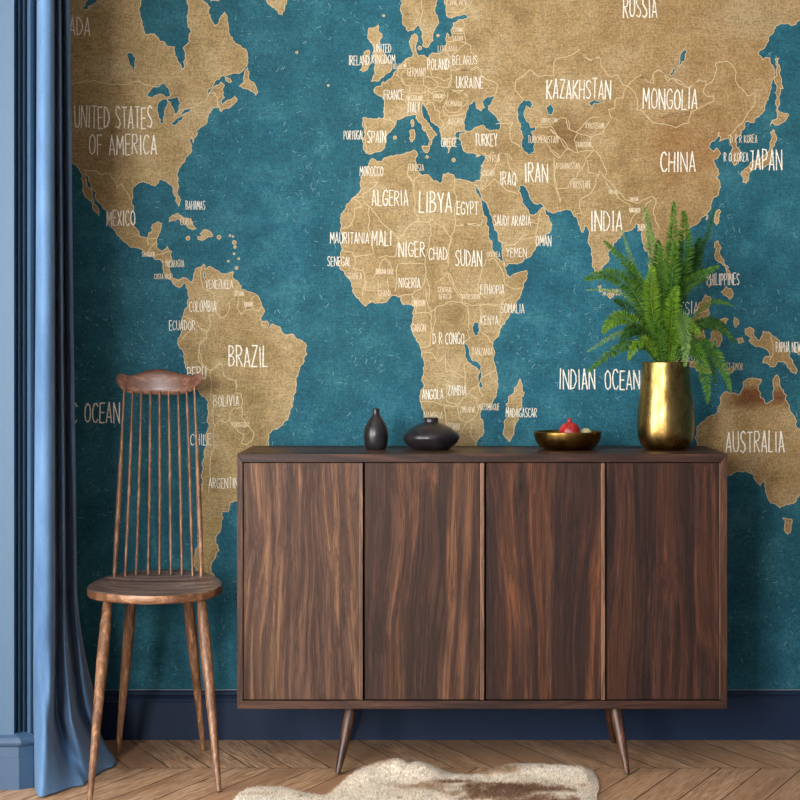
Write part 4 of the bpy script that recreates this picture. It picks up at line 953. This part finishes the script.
        for i in range(0, n-1, 2):
            p = pts[i]; q = pts[min(i+2, n-1)]; t = (q-p)
            if t.length < 1e-7: continue
            t.normalize(); s_ = t.cross(Vector((0, 1, 0)))
            if s_.length < .1: s_ = Vector((1, 0, 0))
            s_.normalize(); d_ = t.cross(s_); b = len(vs)
            ra = r0*(1-.7*i/n); rb = r0*(1-.7*min(i+2, n-1)/n)
            for c_, r_ in ((p, ra), (q, rb)):
                for kk in range(4):
                    an = kk*math.pi/2; vs.append(c_+(s_*math.cos(an)+d_*math.sin(an))*r_); va.append(.9)
            for kk in range(4): fs.append((b+kk, b+(kk+1) % 4, b+4+(kk+1) % 4, b+4+kk))
        for v_ in vs:                      # nothing may pass through the wall
            if v_.y > YW-.004: v_.y = YW-.004
        o = mesh_obj('frond', [v_-off for v_ in vs], fs, mats[mi_], parent=root)
        at = o.data.attributes.new('leafv', 'FLOAT', 'POINT'); at.data.foreach_set('value', va)
    # potting soil just under the rim
    sm = simple('potting_soil', (46, 34, 26), .95)
    bm = lathe_bm([(0, -.012), (21.5/SV, -.012), (21.8/SV, 0), (15/SV, .004), (0, .006)], 32, lambda a, z: 1+.01*math.sin(7*a))
    bm_obj('soil', bm, sm, root, smooth=True)
make_fern()

# ============================================================ COWHIDE
def make_rug():
    pix = [(232,808),(238,796),(250,789.5),(268,788.5),(286,789.5),(302,794),(325,797),(337,789),(345,781.5),(356,774),(370,768.5),(385,766),(400,766),(415,766),(430,769),(442,773),(455,775.5),(472,776.5),(486,774),(495,770),(508,767),(522,766.2),(538,767.5),(556,769.5),(572,770),(584,770),(592,773),(597,779),(599,788),(597,800),(604,830),(640,870),(668,930),(640,990),(560,1000),(450,990),(320,1000),(230,960),(205,900),(222,850)]
    base = [G(a, b) for a, b in pix]
    n0 = len(base); poly = []
    rg = random.Random(9)
    for i in range(n0):
        q = [Vector((base[(i+k) % n0].x, base[(i+k) % n0].y)) for k in (-1, 0, 1, 2)]
        for k in range(6):
            f = k/6
            v = .5*((2*q[1])+(q[2]-q[0])*f+(2*q[0]-5*q[1]+4*q[2]-q[3])*f*f+(3*q[1]-q[0]-3*q[2]+q[3])*f**3)
            poly.append(v)
    def inside(x, y):
        c = False; j = len(poly)-1
        for i in range(len(poly)):
            a, b = poly[i], poly[j]
            if (a.y > y) != (b.y > y) and x < (b.x-a.x)*(y-a.y)/(b.y-a.y)+a.x: c = not c
            j = i
        return c
    def edge(x, y):
        p = Vector((x, y)); m = 9
        for i in range(0, len(poly)):
            a, b = poly[i], poly[(i+1) % len(poly)]
            ab = b-a; t = max(0, min(1, (p-a).dot(ab)/max(ab.length_squared, 1e-9))); m = min(m, (a+ab*t-p).length)
        return m
    def g(x, y, px, py, rx, ry, rot=0):
        c = G(px, py); dx, dy = x-c.x, y-c.y
        dx, dy = dx*math.cos(rot)+dy*math.sin(rot), -dx*math.sin(rot)+dy*math.cos(rot)
        return math.exp(-(dx/rx)**2-(dy/ry)**2)
    def bumps(x, y):
        h = .022*g(x, y, 398, 775, .055, .075)+.014*g(x, y, 425, 777, .05, .06)-.010*g(x, y, 409, 772, .012, .05)+.010*g(x, y, 365, 782, .04, .07)
        h += .010*g(x, y, 545, 775, .12, .05)+.012*g(x, y, 590, 784, .03, .07)+.006*mnoise.noise(Vector((x*9, y*7, 0)))
        return max(0, h)
    def height(x, y, e=None):
        if e is None: e = edge(x, y)
        return .0035+(bumps(x, y)+.004)*min(1, e/.03)
    verts2 = list(poly); ne = len(poly)
    xs = [v.x for v in poly]; ys = [v.y for v in poly]
    y = min(ys)
    while y < max(ys):
        st = .014 if y > 4.05 else .05
        x = min(xs)
        while x < max(xs):
            q = (x+rg.uniform(-.2, .2)*st, y+rg.uniform(-.2, .2)*st)
            if inside(*q) and edge(*q) > st*.45: verts2.append(Vector(q))
            x += st
        y += st
    v, e, f, *_ = delaunay_2d_cdt(verts2, [], [list(range(ne))], 1, 1e-5)
    H = [height(q[0], q[1]) for q in v]
    nv = len(v)
    vs = [(q[0], q[1], h) for q, h in zip(v, H)]+[(q[0], q[1], .0008) for q in v]
    fs = [tuple(t) for t in f]+[tuple(i+nv for i in t[::-1]) for t in f]
    from collections import Counter
    ec = Counter(); 
    for t in f:
        for i in range(len(t)): ec[(t[i], t[(i+1) % len(t)])] += 1
    for (a, b) in list(ec):
        if (b, a) not in ec: fs.append((b, a, a+nv, b+nv))
    cream = Vector((242, 228, 208)); white = Vector((255, 248, 238)); tan = Vector((196, 162, 126)); brown = Vector((148, 102, 58)); grey = Vector((168, 148, 126))
    def colour(x, y):
        c = cream.lerp(white, .5+.5*mnoise.noise(Vector((x*6, y*5, 2))))
        j = mnoise.noise(Vector((x*30, y*22, 4)))*.35+mnoise.noise(Vector((x*90, y*60, 4)))*.2
        def m(col, px, py, rx, ry, k=1.0, rot=0):
            nonlocal c
            d = g(x, y, px, py, rx, ry, rot); w = max(0, min(1, (d+j*1.3-.3)*2.0))*k
            c = c.lerp(col, w)
        m(tan, 372, 772, .07, .035, .8); m(grey, 395, 764, .05, .04, .7); m(grey, 412, 768, .03, .05, .8); m(tan, 432, 787, .05, .03, .5)
        m(grey, 500, 771, .05, .03, .8); m(brown, 452, 785, .06, .018, .95); m(brown, 525, 792, .12, .06, 1); m(tan, 385, 768, .05, .025, .9); m(tan, 425, 790, .08, .03, .7); m(tan, 500, 776, .06, .05, .8); m(brown, 505, 797, .13, .08, 1); m(brown, 540, 806, .10, .06, 1); m(brown, 480, 790, .06, .05, .75)
        m(tan, 340, 812, .12, .05, .6); m(tan, 262, 797, .05, .012, .5)
        m(brown, 440, 880, .4, .2, 1)
        return c
    cols = [colour(q[0], q[1]) for q in v]; cols = cols+cols
    # short hair lying towards the viewer and outwards
    hv, hf, hc = [], [], []
    cnt = 0
    while cnt < 36000:
        x = rg.uniform(-.62, .50); y = rg.uniform(4.10, 4.60)
        if not inside(x, y): continue
        h = height(x, y)
        a = -math.pi/2+.9*mnoise.noise(Vector((x*4, y*4, 8)))+rg.gauss(0, .35)
        l = rg.uniform(.007, .016); w = rg.uniform(.0006, .0012)
        d = Vector((math.cos(a), math.sin(a)*.7, rg.uniform(.35, .8))).normalized()*l
        s_ = Vector((-math.sin(a), math.cos(a), 0))*w
        s_ = Vector((w, 0, 0)) if abs(s_.x) < w*.5 else s_
        p = Vector((x, y, h-.001)); b = len(hv); hv += [p-s_, p+s_, p+d]; hf.append((b, b+1, b+2))
        c = colour(x, y)*rg.uniform(.74, 1.08); hc += [c, c, c]; cnt += 1
    b0 = len(vs); vs += hv; fs += [tuple(i+b0 for i in t) for t in hf]; cols += hc
    s = NT('cowhide_hair'); at = s.n('ShaderNodeAttribute', _attribute_name='hide')
    s.l(at.outputs['Color'], s.b.inputs['Base Color']); s.set(Roughness=.8, Specular_IOR_Level=.15, Sheen_Weight=.2)
    o = mesh_obj('cowhide_rug', vs, fs, s.m)
    at = o.data.attributes.new('hide', 'FLOAT_COLOR', 'POINT')
    flat = []
    for c in cols: flat += list(lin((min(255, c.x), min(255, c.y), min(255, c.z))))
    at.data.foreach_set('color', flat)
    tag(o, 'cream and brown cowhide rug lying on the parquet in front of the sideboard', 'rug')
make_rug()
# ============================================================ LIGHT AND CAMERA
def area(name, loc, target, sx, sy, power, col):
    L = bpy.data.lights.new(name, 'AREA'); L.shape = 'RECTANGLE'; L.size = sx; L.size_y = sy; L.energy = power; L.color = col
    o = bpy.data.objects.new(name, L); C.objects.link(o); o.location = loc
    d = Vector(target)-Vector(loc); o.rotation_euler = d.to_track_quat('-Z', 'Y').to_euler(); return o
area('window_daylight', (WX-.12, 1.8, 1.20), (0, 1.8, 1.20), 2.75, 2.0, 245, (1.0, .975, .94))
area('front_fill_light', (-1.81, -1.36, 1.55), (-1.2, 4.9, .9), 1.1, 1.85, 265, (1.0, .975, .95))  # added frontal fill behind the camera, lifts the left of the mural
w = bpy.data.worlds.new('daylight'); w.use_nodes = True; bpy.context.scene.world = w
bg = w.node_tree.nodes['Background']; bg.inputs[0].default_value = (.92, .95, 1.0, 1); bg.inputs[1].default_value = .2

cam = bpy.data.cameras.new('camera'); co = bpy.data.objects.new('camera', cam); C.objects.link(co)
co.location = (0, 0, EYE); co.rotation_euler = (math.pi/2, 0, 0)
cam.sensor_width = 36; cam.lens = F/800*36; cam.shift_x = -(VX-400)/800; cam.shift_y = -(400-VY)/800
cam.clip_start = .05
sc = bpy.context.scene; sc.camera = co
sc.view_settings.view_transform = 'Standard'; sc.view_settings.look = 'None'; sc.view_settings.gamma = 1
sc.view_settings.exposure = -0.1
